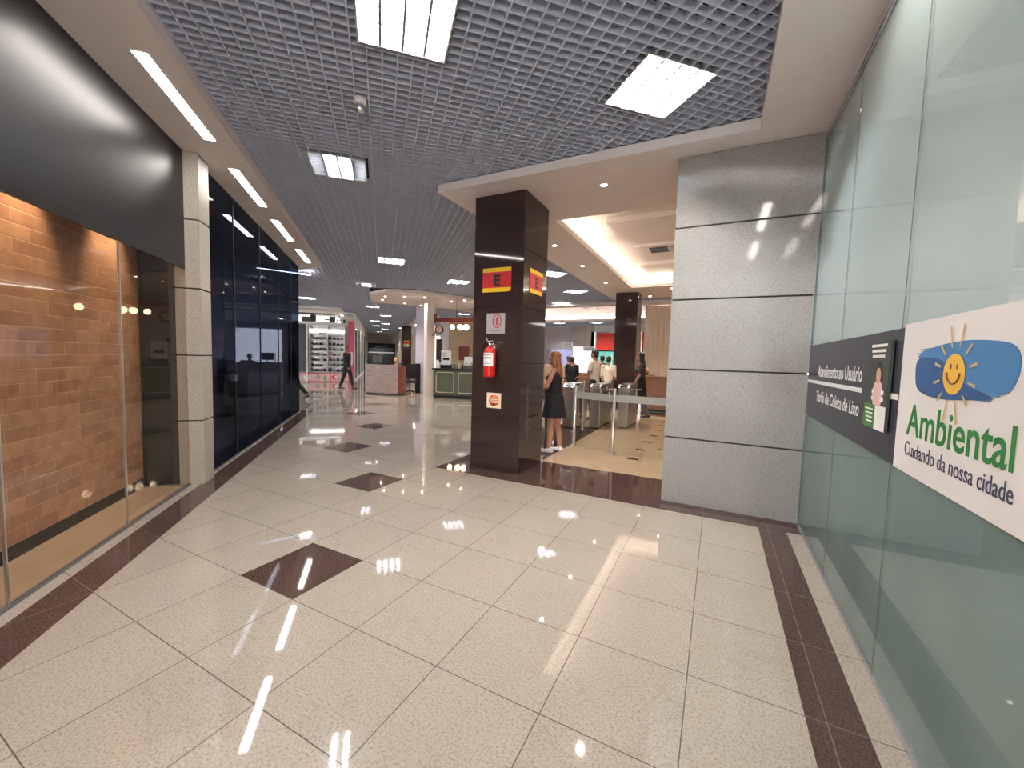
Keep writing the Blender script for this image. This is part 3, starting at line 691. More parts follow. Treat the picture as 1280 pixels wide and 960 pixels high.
# ------------------------------------------------------------------ glass barrier and turnstiles
def post(loc, lab):
    e = empty('barrier_post', loc, 0, lab, 'post', 'stainless posts of the glass barrier')
    MB().lathe([(.0001,1.09),(.022,1.088),(.025,1.08),(.025,.012),(.05,.012),(.052,.0)],0,0,'steel',20).build('pole', e)
    for z in (.25,.95):
        MB().box(-.06,-.02,-.012,.012,z-.02,z+.02,'steel').build('glass_clamp', e)
    return e
post((-1.49,6.68,.0016), 'polished steel post nearest the viewer, in the middle of the glass barrier')
post((-2.23,6.9,.0016), 'steel barrier post standing right of the woman in black')
post((-2.6,8.6,.0016), 'steel barrier post in front of the turnstile cabinets')
def barrier(p0, p1, lab):
    p0 = Vector((*p0,0)); p1 = Vector((*p1,0)); d = p1-p0; L_ = d.length; rz = math.atan2(d.y,d.x)
    e = empty('glass_barrier', p0, rz, lab, 'barrier', 'glass barrier panels before the turnstiles')
    MB().box(.03,L_-.03,-.005,.005,.004,1.04,'clear_glass').build('pane', e)
    MB().box(.03,L_-.03,-.0065,-.0055,.865,.985,'frost_band').build('frosted_band', e)
    return e
barrier((-1.49,6.68),(-.49,6.68), 'clear glass barrier panel with frosted band meeting the granite pier')
barrier((-2.23,6.9),(-1.49,6.68), 'clear glass barrier panel with frosted band between the two near posts')
barrier((-2.23,6.9),(-2.6,8.6), 'glass barrier panel running back toward the turnstiles')

def turnstile(loc, lab, hood=True):
    e = empty('turnstile', loc, 0, lab, 'turnstile', 'stainless steel turnstiles in a row')
    b = MB(); b.cbox(-.12,.12,0,1.15,.02,.93,'steel',.012); b.build('cabinet', e)
    MB().box(-.1,.1,.03,1.12,0,.019,'seal_black').build('plinth', e)
    t = MB(); t.add([(-.125,-.02,.931),(.125,-.02,.931),(.125,1.17,.931),(-.125,1.17,.931),(-.125,.1,1.0),(.125,.1,1.0),(.125,1.05,1.0),(-.125,1.05,1.0)],
        [(0,3,2,1),(4,5,6,7),(0,1,5,4),(1,2,6,5),(2,3,7,6),(3,0,4,7)],'steel'); t.build('lid', e)
    r = MB(); r.add([(-.08,-.0,.95),(.08,-.0,.95),(.08,.09,1.003),(-.08,.09,1.003),(-.08,-.0,.962),(.08,-.0,.962),(.08,.09,1.018),(-.08,.09,1.018)],
        [(0,3,2,1),(4,5,6,7),(0,1,5,4),(1,2,6,5),(2,3,7,6),(3,0,4,7)],'sign_black'); r.build('card_reader', e)
    MB().lathe([(.0001,.05),(.045,.05),(.06,.03),(.06,.0)],0,0,'alu_dark',16,axis='y').build('hub', e, (.12,.55,.86), PI/2)
    for a in (0, 2*PI/3, 4*PI/3):
        d = Vector((.55, .32*math.cos(a)*.9, .32*math.sin(a)-.0)) if a == 0 else Vector((.28, .3*math.cos(a), -.25 if a > PI else -.1))
        MB().tube([(.165,.55,.86),(.165+d.x*.2,.55+d.y*.8,.86+d.z*.8)], .016, 'chrome', 10).build('arm', e)
    return e
T = [(-2.95,8.6,'turnstile cabinet farthest left, beside the woman in black'),(-2.42,8.9,'turnstile cabinet second from the left of the row'),(-1.88,9.3,'rightmost turnstile cabinet seen above the glass barrier')]
for x,y,lab in T: turnstile((x,y,.0016), lab)

# ------------------------------------------------------------------ people
def remesh(objmb, name, mats_, vox, smooth=4, parent=None):
    """fuse overlapping volumes of an MB into one continuous skin"""
    o = objmb.build('tmp')
    md = o.modifiers.new('r','REMESH'); md.mode = 'VOXEL'; md.voxel_size = vox; md.use_smooth_shade = True
    ms = o.modifiers.new('s','SMOOTH'); ms.factor = .5; ms.iterations = smooth
    bpy.context.view_layer.update()
    me = bpy.data.meshes.new_from_object(o.evaluated_get(bpy.context.evaluated_depsgraph_get()))
    om = o.data; bpy.data.objects.remove(o); bpy.data.meshes.remove(om)
    me.name = name; me.materials.clear(); me.materials.append(M[mats_])
    for p in me.polygons: p.material_index = 0; p.use_smooth = True
    q = bpy.data.objects.new(name, me); COL.objects.link(q); q.parent = parent
    return q
def cap(mb, a, b, ra, rb, flat=False, side=None):
    """tapered capsule; ra, rb may be (wide, deep) pairs"""
    a = Vector(a); b = Vector(b); t = (b-a).normalized()
    sd = Vector(side) if side else Vector((1,0,0))
    sd = sd - t*sd.dot(t)
    if sd.length < 1e-3: sd = Vector((0,1,0)) - t*t.y
    sd.normalize(); dp = t.cross(sd)
    ra = ra if isinstance(ra,(tuple,list)) else (ra,ra); rb = rb if isinstance(rb,(tuple,list)) else (rb,rb)
    rings = []
    if flat: seq = [(a,ra,1,0)]
    else: seq = [(a,ra,math.cos(q),-math.sin(q)) for q in (PI*.48,PI*.33,PI*.17,0)]
    if flat: seq2 = [(b,rb,1,0)]
    else: seq2 = [(b,rb,math.cos(q),math.sin(q)) for q in (0,PI*.17,PI*.33,PI*.48)]
    n_ = 14; vs = []
    for (c_, r_, k, h) in seq+seq2:
        mr = (r_[0]+r_[1])/2
        for i in range(n_):
            q = 2*PI*i/n_; vs.append(c_+t*(mr*h)+sd*(r_[0]*k*math.cos(q))+dp*(r_[1]*k*math.sin(q)))
    m_ = len(seq)+len(seq2)
    fs = [(i*n_+k, i*n_+(k+1)%n_, (i+1)*n_+(k+1)%n_, (i+1)*n_+k) for i in range(m_-1) for k in range(n_)]
    fs += [tuple(reversed(range(n_))), tuple((m_-1)*n_+k for k in range(n_))]
    mb.add(vs, fs, 'skin', True)
def limb(o, l, fwd, side=0.0):
    """end of a limb of length l hanging from o, swung fwd (radians, toward +Y) and sideways"""
    return Vector(o)+Vector((math.sin(side)*l*math.cos(fwd), math.sin(fwd)*l, -math.cos(fwd)*math.cos(side)*l))
def person(label, loc, rz, H_=1.75, legs=((.0,.0),(.0,.0)), arms=((.1,.3,.1),(.1,.3,.1)), lean=0.0, female=False, head_turn=0.0, head_tilt=0.0, skin='skin', hair=('hair_dark','short'), top=None, bottom=None, shoes='shoe_dark', dress=None, seat=None, vox=.0085, group=None, extra=None):
    """legs: (hip swing, knee bend) left,right; arms: (shoulder swing, elbow bend, out); seat = pelvis height when sitting"""
    root = empty('person', loc, rz, label, 'person', group); k = H_/1.75
    root.scale = (k,k,k)
    w = .155 if female else .185; hipw = .095 if female else .09
    # legs from pelvis at origin, then lift so that the lowest foot rests on the ground
    P0 = Vector((0,0,0)); J = {}
    for i, sg_ in enumerate((-1,1)):
        hp, kb = legs[i]; hip = P0+Vector((sg_*hipw,0,-.02)); kn = limb(hip,.43,hp,sg_*.03); an = limb(kn,.42,hp-kb)
        J['hip',i], J['kn',i], J['an',i] = hip, kn, an
        ft = an+Vector((0,.15,-.055)) if not (hp-kb) < -.45 else an+Vector((0,.10,-.12))
        J['toe',i] = ft; J['heel',i] = an+Vector((0,-.035,-.055))
    low = min(min(J['toe',i].z, J['heel',i].z) for i in (0,1))
    up = (-low+.03) if seat is None else seat/k
    P0 = Vector((0,0,up))
    for key in list(J): J[key] = J[key]+P0
    ln = Vector((0,math.sin(lean),math.cos(lean)))
    waist = P0+ln*.15; chest = P0+ln*.36; nb = P0+ln*.52; nk = nb+ln*.05+Vector((0,.01,0)); hc = nk+Vector((0,math.sin(lean+head_tilt)*.13+.015,math.cos(lean+head_tilt)*.115))
    for i, sg_ in enumerate((-1,1)):
        sw, eb, outw = arms[i]; sh = P0+ln*.475+Vector((sg_*w,0,0)); el = limb(sh,.29,sw+lean*.3,sg_*outw); wr = limb(el,.25,sw+eb,sg_*(outw*.2-(.35 if eb > 1 else 0)))
        J['sh',i], J['el',i], J['wr',i] = sh, el, wr
    b = MB()
    cap(b, P0+Vector((0,0,-.04)), waist, (.15 if female else .145,.105), (.115 if female else .135,.09))
    cap(b, waist, chest, (.115 if female else .135,.09), (.135 if female else .16,.105))
    cap(b, chest, nb-ln*.05, (.135 if female else .16,.105), (.10,.075))
    if female: b.ball(chest+Vector((-.065,.085,-.02)),(.06,.055,.055),'skin'); b.ball(chest+Vector((.065,.085,-.02)),(.06,.055,.055),'skin')
    cap(b, J['sh',0], J['sh',1], .05, .05); cap(b, nb-ln*.03, nk+ln*.05, .052, .048)
    for i, sg_ in enumerate((-1,1)):
        cap(b, J['hip',i], J['kn',i], .085 if not female else .088, .053); 
        mid = J['kn',i].lerp(J['an',i],.35)+Vector((0,-.012,0)); cap(b, J['kn',i], mid, .052, .054); cap(b, mid, J['an',i], .054, .034)
        cap(b, J['heel',i]+Vector((0,0,.015)), J['toe',i], (.034,.032), (.038,.02))
        cap(b, J['sh',i], J['el',i], .046, .037); cap(b, J['el',i], J['wr',i], .038, .026)
        d = (J['wr',i]-J['el',i]).normalized(); sd = Vector((0,1,0)) if abs(d.z) > .6 else Vector((1,0,0))
        sd = (sd-d*sd.dot(d)).normalized(); nr = d.cross(sd)*( -sg_)
        pm = J['wr',i]+d*.075; cap(b, J['wr',i], pm, (.026,.016), (.038,.014), side=sd)
        for q, (off, ll) in enumerate(((.028,.062),(.010,.074),(-.009,.068),(-.027,.052))):
            f0 = J['wr',i]+d*.07+sd*off; f1 = f0+d*ll*.55+nr*.008; f2 = f1+d*ll*.35+nr*.028; cap(b,f0,f1,.0095,.009); cap(b,f1,f2,.009,.0075)
        t0 = J['wr',i]+d*.025+sd*.02; t1 = t0+d*.035+sd*.03; t2 = t1+d*.028+nr*.012+sd*.006; cap(b,t0,t1,.012,.010); cap(b,t1,t2,.010,.008)
    hb = MB()       # head about its centre, then turned
    hb.ball((0,.005,.02),(.074,.092,.1),'skin',18,14); hb.ball((0,.03,-.045),(.056,.06,.062),'skin',16,12)
    hb.ball((0,.098,-.012),(.012,.018,.018),'skin'); hb.ball((0,.09,.012),(.009,.014,.022),'skin'); hb.ball((0,.086,-.048),(.024,.01,.012),'skin'); hb.ball((0,.075,-.08),(.02,.018,.016),'skin')
    for sg_ in (-1,1): hb.ball((sg_*.076,.0,-.005),(.010,.02,.03),'skin')
    R = Matrix.Rotation(head_turn,3,'Z') @ Matrix.Rotation(-(lean+head_tilt),3,'X')
    tr = lambda v: R @ Vector(v) + hc
    b.add([tr(v) for v in hb.v], hb.f, 'skin', True)
    remesh(b, 'body', skin, vox, 3, root)
    fc = MB()
    for sg_ in (-1,1): fc.ball(tr((sg_*.03,.083,.012)),.0105,'eye_white'); fc.ball(tr((sg_*.03,.091,.012)),.0055,'eye_dark')
    fc.build('eyes', root)
    mo = MB(); mo.ball(tr((0,.0935,-.048)),(.02,.006,.006),'lip'); mo.build('mouth', root)
    # hair
    h = MB(); hm, hs = hair
    if hs != 'bald':
        h.ball((0,-.018,.045),(.083,.098,.088),'skin',18,12); h.ball((0,-.04,-.005),(.078,.072,.075),'skin',16,12)
        if hs == 'long':
            cap(h,(0,-.06,.0),(0,-.105,-.2),(.085,.05),(.1,.042)); cap(h,(0,-.105,-.2),(0,-.115,-.38),(.1,.042),(.07,.025))
            cap(h,(-.07,.0,.0),(-.085,-.02,-.15),(.022,.035),(.02,.03)); cap(h,(.07,.0,.0),(.085,-.02,-.15),(.022,.035),(.02,.03))
    else: h.ball((0,-.045,-.01),(.078,.06,.045),'skin',16,12)
    h.v = [tuple(tr(v)) for v in h.v]; remesh(h,'hair',hm,.009,2,root)
    # shoes
    for i in (0,1):
        s_ = MB(); cap(s_, J['heel',i]+Vector((0,-.005,.008)), J['toe',i]+Vector((0,.012,.004)), (.044,.036), (.046,.028)); cap(s_, J['an',i]+Vector((0,0,-.02)), J['heel',i]+Vector((0,.02,.01)), .042, .042)
        zmin = J['heel',i].z-.03 if True else 0
        s_.v = [(x,y,max(z,min(J['heel',i].z,J['toe',i].z)-.03)) for x,y,z in s_.v]
        remesh(s_,'shoe',shoes,.009,2,root)
    # clothes
    g = .014
    def torso(c, hem=.0, g=g, neck=True):
        cap(c, P0-ln*.02+Vector((0,0,hem)), waist, ((.15 if female else .148)+g,.108+g), ((.118 if female else .14)+g,.094+g), flat=True)
        cap(c, waist-ln*.02, chest, ((.118 if female else .14)+g,.094+g), ((.14 if female else .165)+g,.11+g))
        cap(c, chest, nb-ln*.065, ((.14 if female else .165)+g,.11+g), (.105,.07))
        if female: c.ball(chest+Vector((-.065,.092,-.02)),(.065,.058,.06),'skin'); c.ball(chest+Vector((.065,.092,-.02)),(.065,.058,.06),'skin')
    if top:
        c = MB(); torso(c, g=.035 if len(top) > 2 else .016); cap(c, J['sh',0], J['sh',1], .06, .06)
        for i in (0,1):
            if top[1] == 'long':
                q_ = .012 if len(top) > 2 else 0
                cap(c, J['sh',i], J['el',i], .062+q_, .052+q_); cap(c, J['el',i], J['el',i].lerp(J['wr',i],.95), .052+q_, .038+q_)
            elif top[1] == 'short':
                cap(c, J['sh',i]+Vector((0,0,.0)), J['sh',i].lerp(J['el',i],.75), .062, .064, flat=True); c.ball(J['sh',i],.062,'skin')
        if top[1] == 'long' and len(top) > 2:      # jacket skirt
            cap(c, P0+Vector((0,-.01,-.14)), P0+Vector((0,0,.05)), (.185,.145), (.165,.125), flat=True)
        remesh(c, top[2] if len(top) > 2 else 'shirt', top[0], .011, 2, root)
    if bottom:
        c = MB(); cap(c, P0+Vector((0,0,-.06)), P0+Vector((0,0,.06)), ((.165),.122), (.15,.108))
        for i in (0,1):
            cap(c, J['hip',i]+Vector((0,0,.02)), J['kn',i], .102, .07); cap(c, J['kn',i], J['an',i]+Vector((0,0,.02)), .07, .058, flat=True); c.ball(J['kn',i],.069,'skin')
        remesh(c, 'trousers', bottom, .011, 2, root)
    if dress:
        c = MB(); hemz = dress[1]
        if len(dress) == 3: torso(c, g=.012)
        else: cap(c, P0+Vector((0,0,.0)), waist+ln*.04, (.185,.14), (.16,.13), flat=True)
        cap(c, P0+Vector((0,0,-hemz)), P0+Vector((0,0,.06)), (dress[2],dress[2]*.85), (.195,.15), flat=True)
        remesh(c, 'dress', dress[0], .010, 2, root)
        for sg_ in ((-1,1) if len(dress) == 3 else ()):
            MB().tube([chest+Vector((sg_*.08,.09,.03)), nb+Vector((sg_*.09,.01,-.005)), chest+Vector((sg_*.08,-.105,.03))], .007, dress[0], 6).build('strap', root)
    return root

person('long fair haired woman in short black dress and white sneakers beside the dark pillar', (-2.36,6.2,.0016), math.radians(98), 1.66,
       legs=((.1,.08),(-.08,.05)), arms=((.35,.9,.12),(.1,1.6,.05)), female=True, hair=('hair_blond','long'), dress=('fabric_black',.33,.25), shoes='shoe_white', vox=.007)
person('woman with dark hair facing the woman in the black dress', (-2.98,7.75,.0016), math.radians(200), 1.68, legs=((.05,.03),(-.05,.03)), arms=((.3,1.2,.1),(.2,1.0,.1)), female=True, hair=('hair_dark','long'), top=('fabric_beige','short'), bottom='fabric_black', vox=.009)
person('woman with long dark hair walking left in dark top and grey jeans beyond barrier', (-1.8,11.0,.0016), math.radians(112), 1.78, legs=((.22,.08),(-.2,.22)), arms=((.25,.25,.05),(-.1,.2,.05)), female=True, hair=('hair_dark','long'), top=('fabric_olive','short'), bottom='denim', dress=('fabric_black',.36,.23,'skirt'), skin='skin_tan', vox=.009)
person('man in cream t-shirt standing beyond the turnstiles with forearms raised', (-2.82,10.25,.0016), math.radians(80), 1.8, arms=((.25,1.0,.15),(.25,1.0,.1)), skin='skin_tan', top=('fabric_white','short'), bottom='fabric_suit', vox=.009)
person('man in dark suit walking across the far hall past the lit shop shelves', SN(18.6,-1.42), math.radians(-68), 1.86, legs=((.28,.08),(-.22,.12)), arms=((-.12,.2,.16),(.15,.3,.16)), top=('fabric_suit','long','jacket'), bottom='fabric_suit', skin='skin_tan', vox=.009)
person('person walking out of sight behind the shop glass corner, one dark shoe showing', (-12.0,8.16,0), math.radians(115), 1.7, legs=((.35,.1),(-.42,.3)), top=('fabric_black','long'), bottom='fabric_black', vox=.011)
person('seated attendant with reddish hair and dark shirt behind the wooden kiosk desk', (-11.62,12.4,0), math.radians(200), 1.75, legs=((1.5,1.5),(1.5,1.5)), arms=((.5,1.0,.1),(.5,1.0,.1)), seat=.62, hair=('hair_red','short'), top=('fabric_black','long'), bottom='fabric_black', vox=.010)
person('man in beige shirt leaning over the far service counter', (-5.1,15.6,.0016), math.radians(150), 1.75, legs=((.1,.05),(-.1,.05)), arms=((.7,.6,.15),(.7,.6,.15)), lean=.5, skin='skin_tan', top=('fabric_beige','short'), bottom='denim', vox=.011)
person('person in black standing at the far service counter, back turned', (-4.36,13.0,.0016), math.radians(20), 1.62, arms=((.2,.4,.1),(.2,.4,.1)), top=('fabric_black','long'), bottom='fabric_black', vox=.011)
person('person in pale striped top standing just left of the second pillar', (-2.98,12.35,.0016), math.radians(10), 1.66, arms=((.2,.9,.1),(.2,.9,.1)), top=('fabric_white','long'), bottom='denim', vox=.011)
person('person in dark clothes queueing beyond the man in cream t-shirt', (-3.5,13.6,.0016), math.radians(30), 1.7, top=('fabric_black','short'), bottom='fabric_black', vox=.011)
person('bald person in black bending over the wooden counter near the curtain', (-2.12,14.2,.0016), math.radians(190), 1.72, seat=.6, legs=((1.4,1.5),(1.4,1.5)), lean=.3, head_tilt=.3, arms=((.8,.6,.1),(.8,.6,.1)), hair=('hair_grey','bald'), top=('fabric_black','long'), bottom='fabric_suit', vox=.011)
person('person in dark clothes walking far behind beside the second pillar', (-5.2,19.0,.0016), math.radians(170), 1.72, top=('fabric_suit','long'), bottom='fabric_suit', vox=.012)

# ------------------------------------------------------------------ wooden kiosk desk, chair
e = empty('kiosk_desk', (-12.09,11.22,.0), math.radians(6), 'wooden kiosk desk with lavender tinted front standing in mid hall', 'desk')
MB().cbox(0,1.53,0,.03,.06,1.1,'wood_desk',.004).build('front_panel', e)
MB().cbox(1.50,1.53,.031,.5,.06,1.1,'wood_red',.004).build('side_panel', e)
MB().cbox(0,.03,.031,.5,.06,1.1,'wood_red',.004).build('side_panel', e)
MB().cbox(-.02,1.55,-.02,.2,1.101,1.14,'wood_desk',.006).build('ledge', e)
MB().cbox(.03,1.5,.031,.5,.74,.77,'wood_red',.004).build('worktop', e)
MB().box(.02,1.51,.02,.48,0,.059,'seal_black').build('plinth', e)
MB().box(-.025,-.005,-.02,.0,0,1.5,'seal_black').box(.2,.22,.06,.08,1.14,1.5,'seal_black').build('frame', e)
e = empty('computer_monitor', (-11.75,11.55,1.14), math.radians(10), 'small dark monitor standing on the wooden kiosk desk', 'monitor')
MB().cbox(-.22,.22,-.015,.015,.08,.34,'sign_black').build('screen', e); MB().tube([(0,.02,.012),(0,.02,.12)],.015,'seal_black').box(-.1,.1,-.07,.09,0,.012,'seal_black').build('stand', e)
# office chair
def office_chair(loc, rz, lab):
    e = empty('office_chair', loc, rz, lab, 'chair')
    MB().cbox(-.25,.25,-.24,.24,.45,.53,'fabric_black',.02).build('seat', e)
    MB().cbox(-.23,.23,-.31,-.25,.58,1.18,'fabric_black',.02).build('backrest', e)
    MB().tube([(0,-.15,.44),(0,-.32,.5),(0,-.33,.7)],.02,'alu_dark').build('back_bracket', e)
    MB().lathe([(.03,.12),(.03,.45)],0,0,'alu_dark').build('gas_lift', e)
    b = MB()
    for k in range(5): a = 2*PI*k/5; b.tube([(0,0,.13),(.28*math.cos(a),.28*math.sin(a),.08)],.018,'seal_black')
    b.build('star_base', e)
    for k in range(5):
        a = 2*PI*k/5; MB().lathe([(.0001,-.02),(.03,-.02),(.03,.02),(.0001,.02)],.28*math.cos(a),.28*math.sin(a),'seal_black',12,.03,'y').build('caster', e)
    for sg_ in (-1,1): MB().tube([(sg_*.25,-.1,.47),(sg_*.3,-.1,.6),(sg_*.3,.1,.66)],.016,'seal_black').build('armrest', e)
office_chair((-11.62,12.45,0), math.radians(200), 'black office chair under the seated kiosk attendant')
office_chair((-10.82,12.32,0), math.radians(200), 'empty black office chair at the right end of the kiosk desk')

# ------------------------------------------------------------------ cafe soffit (curved edge) with downlights
near = [(14.4+.35*abs(n_/10-1)**1.2*.9, n_/10) for n_ in range(-4, 66, 5)]
near[0] = (15.7,-.44)
pts = [SN(a,b)[:2] for a,b in near]+[SN(18.9,6.4)[:2], SN(18.4,2)[:2], SN(17.9,-.42)[:2]]
cs = MB(); cs.prism(pts, ZS, ZS+.1, 'white_plaster'); struct(cs.build('ceiling_soffit'))
for i,(a,b) in enumerate([(15.9,.1),(15.6,.8),(15.4,1.5),(16.9,.0),(17.6,.9),(17.9,1.6),(15.4,3.0),(15.9,3.7),(16.0,2.6)]):
    o = copy_tree(dl); o.location = SN(a,b,ZS); tag(o, ['leftmost front','second front','third front','left rear','middle rear','right rear','right of the white column','farthest right','beside the white column'][i]+' downlight in the curved cafe soffit', 'downlight', 'downlights in the cafe soffit')

# white column and advertising panels beside the cafe
e = empty('white_column', (-9.52,11.98,0), math.radians(27), 'tall white rectangular column left of the green cafe counter', 'column')
MB().cbox(-.13,.13,-.15,.15,.1,ZS,'beige_wall',.01).build('shaft', e); MB().box(-.14,.14,-.16,.16,0,.099,'cream_trim').build('base', e)
e = empty('poster_totem', (-9.86,12.2,0), math.radians(27), 'white poster strip panel with dark slots against the white column', 'display panel')
MB().cbox(-.14,.14,-.03,.03,0,3.5,'white_paint').build('board', e)
MB().box(.08,.12,-.04,-.031,1.5,2.4,'sign_black').box(.08,.12,-.04,-.031,2.5,3.35,'sign_black').build('slot', e)
e = empty('light_totem', (-10.82,12.98,0), math.radians(27), 'tall lavender illuminated panel left of the white cafe column', 'display panel')
MB().cbox(-.21,.21,-.08,.08,.0,3.5,'lavender_panel').build('board', e); MB().box(-.21,.0,-.09,-.081,.0,1.2,'navy_film').build('lower_panel', e)

# ------------------------------------------------------------------ green cafe counter
CA = math.radians(19)
e = empty('cafe_counter', (-9.2,11.72,0), CA, 'olive green cafe counter with cream framed panels behind the dark pillar', 'counter')
MB().cbox(0,3.4,0,.7,.12,1.04,'olive_paint',.01).build('body', e)
MB().cbox(-.04,3.44,-.05,.74,1.041,1.09,'sign_black',.006).build('worktop', e)
MB().box(.03,3.37,.03,.67,0,.119,'seal_black').build('plinth', e)
for k in range(4):
    x0 = .12+.83*k; x1 = x0+.66; z0, z1 = .22, .95
    q = [(x0+.06,z0),(x1-.06,z0),(x1-.015,z0+.015),(x1,z0+.06),(x1,z1-.06),(x1-.015,z1-.015),(x1-.06,z1),(x0+.06,z1),(x0+.015,z1-.015),(x0,z1-.06),(x0,z0+.06),(x0+.015,z0+.015),(x0+.06,z0)]
    MB().tube([(a,-.008,b) for a,b in q],.013,'cream_trim',6,False).build('panel_moulding', e)
ca, sa = math.cos(CA), math.sin(CA)
def cp(x, y, z): return (-9.2+x*ca-y*sa, 11.72+x*sa+y*ca, z)
e = empty('menu_board', cp(.38,.32,1.091), CA, 'white framed menu board standing on the cafe counter', 'menu board')
MB().cbox(-.19,.19,-.015,.015,.12,.66,'white_print').build('board', e)
t_ = MB(); t_.box(-.12,.12,-.018,-.0155,.3,.38,'sign_black')
for k in range(5): t_.box(-.13,.02,-.018,-.0155,.44+.03*k,.452+.03*k,'alu_dark')
t_.build('lettering', e); MB().box(-.2,.2,-.06,.06,0,.12,'sign_black').build('stand', e)
e = empty('espresso_machine', cp(1.28,.4,1.091), CA, 'white and chrome coffee machine on the cafe counter by the dark pillar', 'coffee machine')
MB().cbox(-.2,.2,-.15,.2,.1,.45,'white_print',.02).build('body', e); MB().box(-.2,.2,-.2,.2,0,.1,'alu_dark').build('drip_tray', e)
for x in (-.09,.09): MB().tube([(x,-.16,.22),(x,-.24,.2)],.02,'chrome').build('group_handle', e)
MB().box(-.19,.19,-.1,.18,.45,.47,'chrome').build('cup_rail', e)
bt = MB()
bt.lathe([(.0001,0),(.033,0),(.035,.01),(.035,.14),(.012,.19),(.012,.25),(.014,.255),(.0001,.256)],0,0,'seal_black',12)
random.seed(3)
bm_ = ['seal_black','wood_red','poster_green','sign_red','cream_trim','alu_dark']
for k in range(11):
    x = .62+.07*k if k < 7 else 1.55+.12*(k-7); y = .18+.12*(k%2)
    b = empty('bottle', cp(x,y,1.091), 0, 'small bottle standing in the row on the cafe counter', 'bottle', 'bottles on the cafe counter')
    hgt = random.uniform(.8,1.15)
    MB().lathe([(.0001,0),(.033,0),(.035,.01),(.035,.13*hgt),(.012,.18*hgt),(.012,.22*hgt)],0,0,bm_[k%6],12).build('body', b); MB().lathe([(.014,.215*hgt),(.014,.24*hgt),(.0001,.24*hgt)],0,0,'sign_red' if k%2 else 'white_print',12).build('cap', b)
e = empty('napkin_holder', cp(.12,.25,1.091), CA, 'white and black stand leaning at the left end of the cafe counter', 'stand')
MB().add([(-.05,-.06,0),(.05,-.06,0),(.05,.06,0),(-.05,.06,0),(-.09,.0,.3),(-.01,.0,.3),(-.01,.03,.3),(-.09,.03,.3)],[(0,3,2,1),(4,5,6,7),(0,1,5,4),(1,2,6,5),(2,3,7,6),(3,0,4,7)],'white_print').build('body', e)
# wall clock on bracket
e = empty('clock', cp(.22,-.02,2.48), CA, 'round double sided station clock on a bracket beside the white column', 'clock')
MB().lathe([(.0001,.04),(.13,.04),(.15,.03),(.155,0),(.15,-.03),(.13,-.04),(.0001,-.04)],0,0,'sign_black',28,axis='y').build('case', e)
MB().lathe([(.0001,.042),(.115,.042)],0,0,'poster_pink',28,axis='y').build('dial', e)
MB().box(-.004,.004,-.046,-.043,0,.085,'sign_black').box(-.06,0,-.046,-.043,-.004,.004,'sign_black').build('hands', e)
MB().tube([(-.14,0,-.05),(-.25,.1,-.16),(-.36,.24,-.2)],.016,'sign_black').tube([(-.1,0,.12),(-.24,.1,.26),(-.36,.24,.3)],.014,'sign_black').build('bracket', e)
# red beam with globe lamps
e = empty('ceiling_beam', cp(-.05,.3,2.86), CA, 'red wooden beam carrying the globe lamps over the cafe counter', 'beam')
MB().cbox(0,3.4,-.06,.06,-.07,.07,'beam_red').build('beam', e); MB().cbox(-.02,.03,-.08,.08,-.09,.22,'beam_red').build('end_plate', e)
for x in (.8,2.6): MB().tube([(x,0,.07),(x,0,ZS-2.86)],.008,'sign_black').build('hanger', e)
for i,(x,r,lab) in enumerate([(.62,.085,'left glowing globe lamp under the red cafe beam'),(.92,.1,'middle glowing globe lamp under the red cafe beam'),(1.14,.1,'right glowing globe lamp under the red cafe beam beside the dark pillar'),(2.0,.1,'glowing globe lamp under the red beam hidden behind the dark pillar')]):
    e = empty('globe_lamp', cp(x,.22,2.6), 0, lab, 'lamp', 'globe lamps over the cafe counter')
    MB().ball((0,0,0),r,'globe_on',16,12).build('globe', e); MB().lathe([(.03,r*.9),(.035,r*1.25),(.0001,r*1.3)],0,0,'beam_red').build('cap', e); MB().tube([(0,0,r*1.25),(0,0,.27)],.006,'sign_black').build('cord', e)
e = empty('blackboard', (-9.95,13.0,1.3), math.radians(27), 'narrow dark board fixed behind the left end of the cafe counter', 'board')
MB().cbox(-.1,.14,-.02,.02,0,.9,'sign_black').build('board', e); MB().box(-.12,.16,.021,.04,-1.3,.92,'beige_wall').build('backing', e)
# tan wall behind the cafe, white door jamb, red cupboard and shelf
cw = empty('wall_cafe', (-11.3,22.3,0), math.radians(-153)); struct(cw)
MB().box(-2,4.55,0,.15,0,3.62,'tan_wall').build('wall_surface', cw)
MB().box(4.0,4.55,.151,.2,0,3.62,'white_paint').build('jamb', cw)
MB().cbox(-2,4.5,.15,.22,0,.1,'white_paint').build('skirting', cw)
e = empty('cupboard', (-13.95,20.75,1.3), math.radians(27), 'small red brown wall cupboard hung on the tan cafe wall', 'cupboard')
MB().cbox(-.3,.3,-.14,0,0,.85,'wood_red').build('body', e); MB().cbox(-.28,-.005,-.16,-.141,.02,.83,'beam_red').build('door', e); MB().cbox(.005,.28,-.16,-.141,.02,.83,'beam_red').build('door', e)
e = empty('wall_shelf', (-12.9,21.28,1.75), math.radians(27), 'pale shelf on brackets on the tan cafe wall near the pillar', 'shelf')
MB().cbox(-.5,.5,-.25,0,0,.05,'cream_trim').build('board', e)
for x in (-.35,.35): MB().box(x-.02,x+.02,-.2,0,-.18,0,'alu_dark').build('bracket', e)
MB().cbox(-.12,.12,-.1,.1,0,.25,'sign_black').build('x', None)
bx = bpy.data.objects['x']; bx.name = 'storage_box'; bx.location = (-12.95,21.12,1.801); bx.rotation_euler = (0,0,math.radians(27)); tag(bx,'small dark box standing on the pale cafe wall shelf','box')

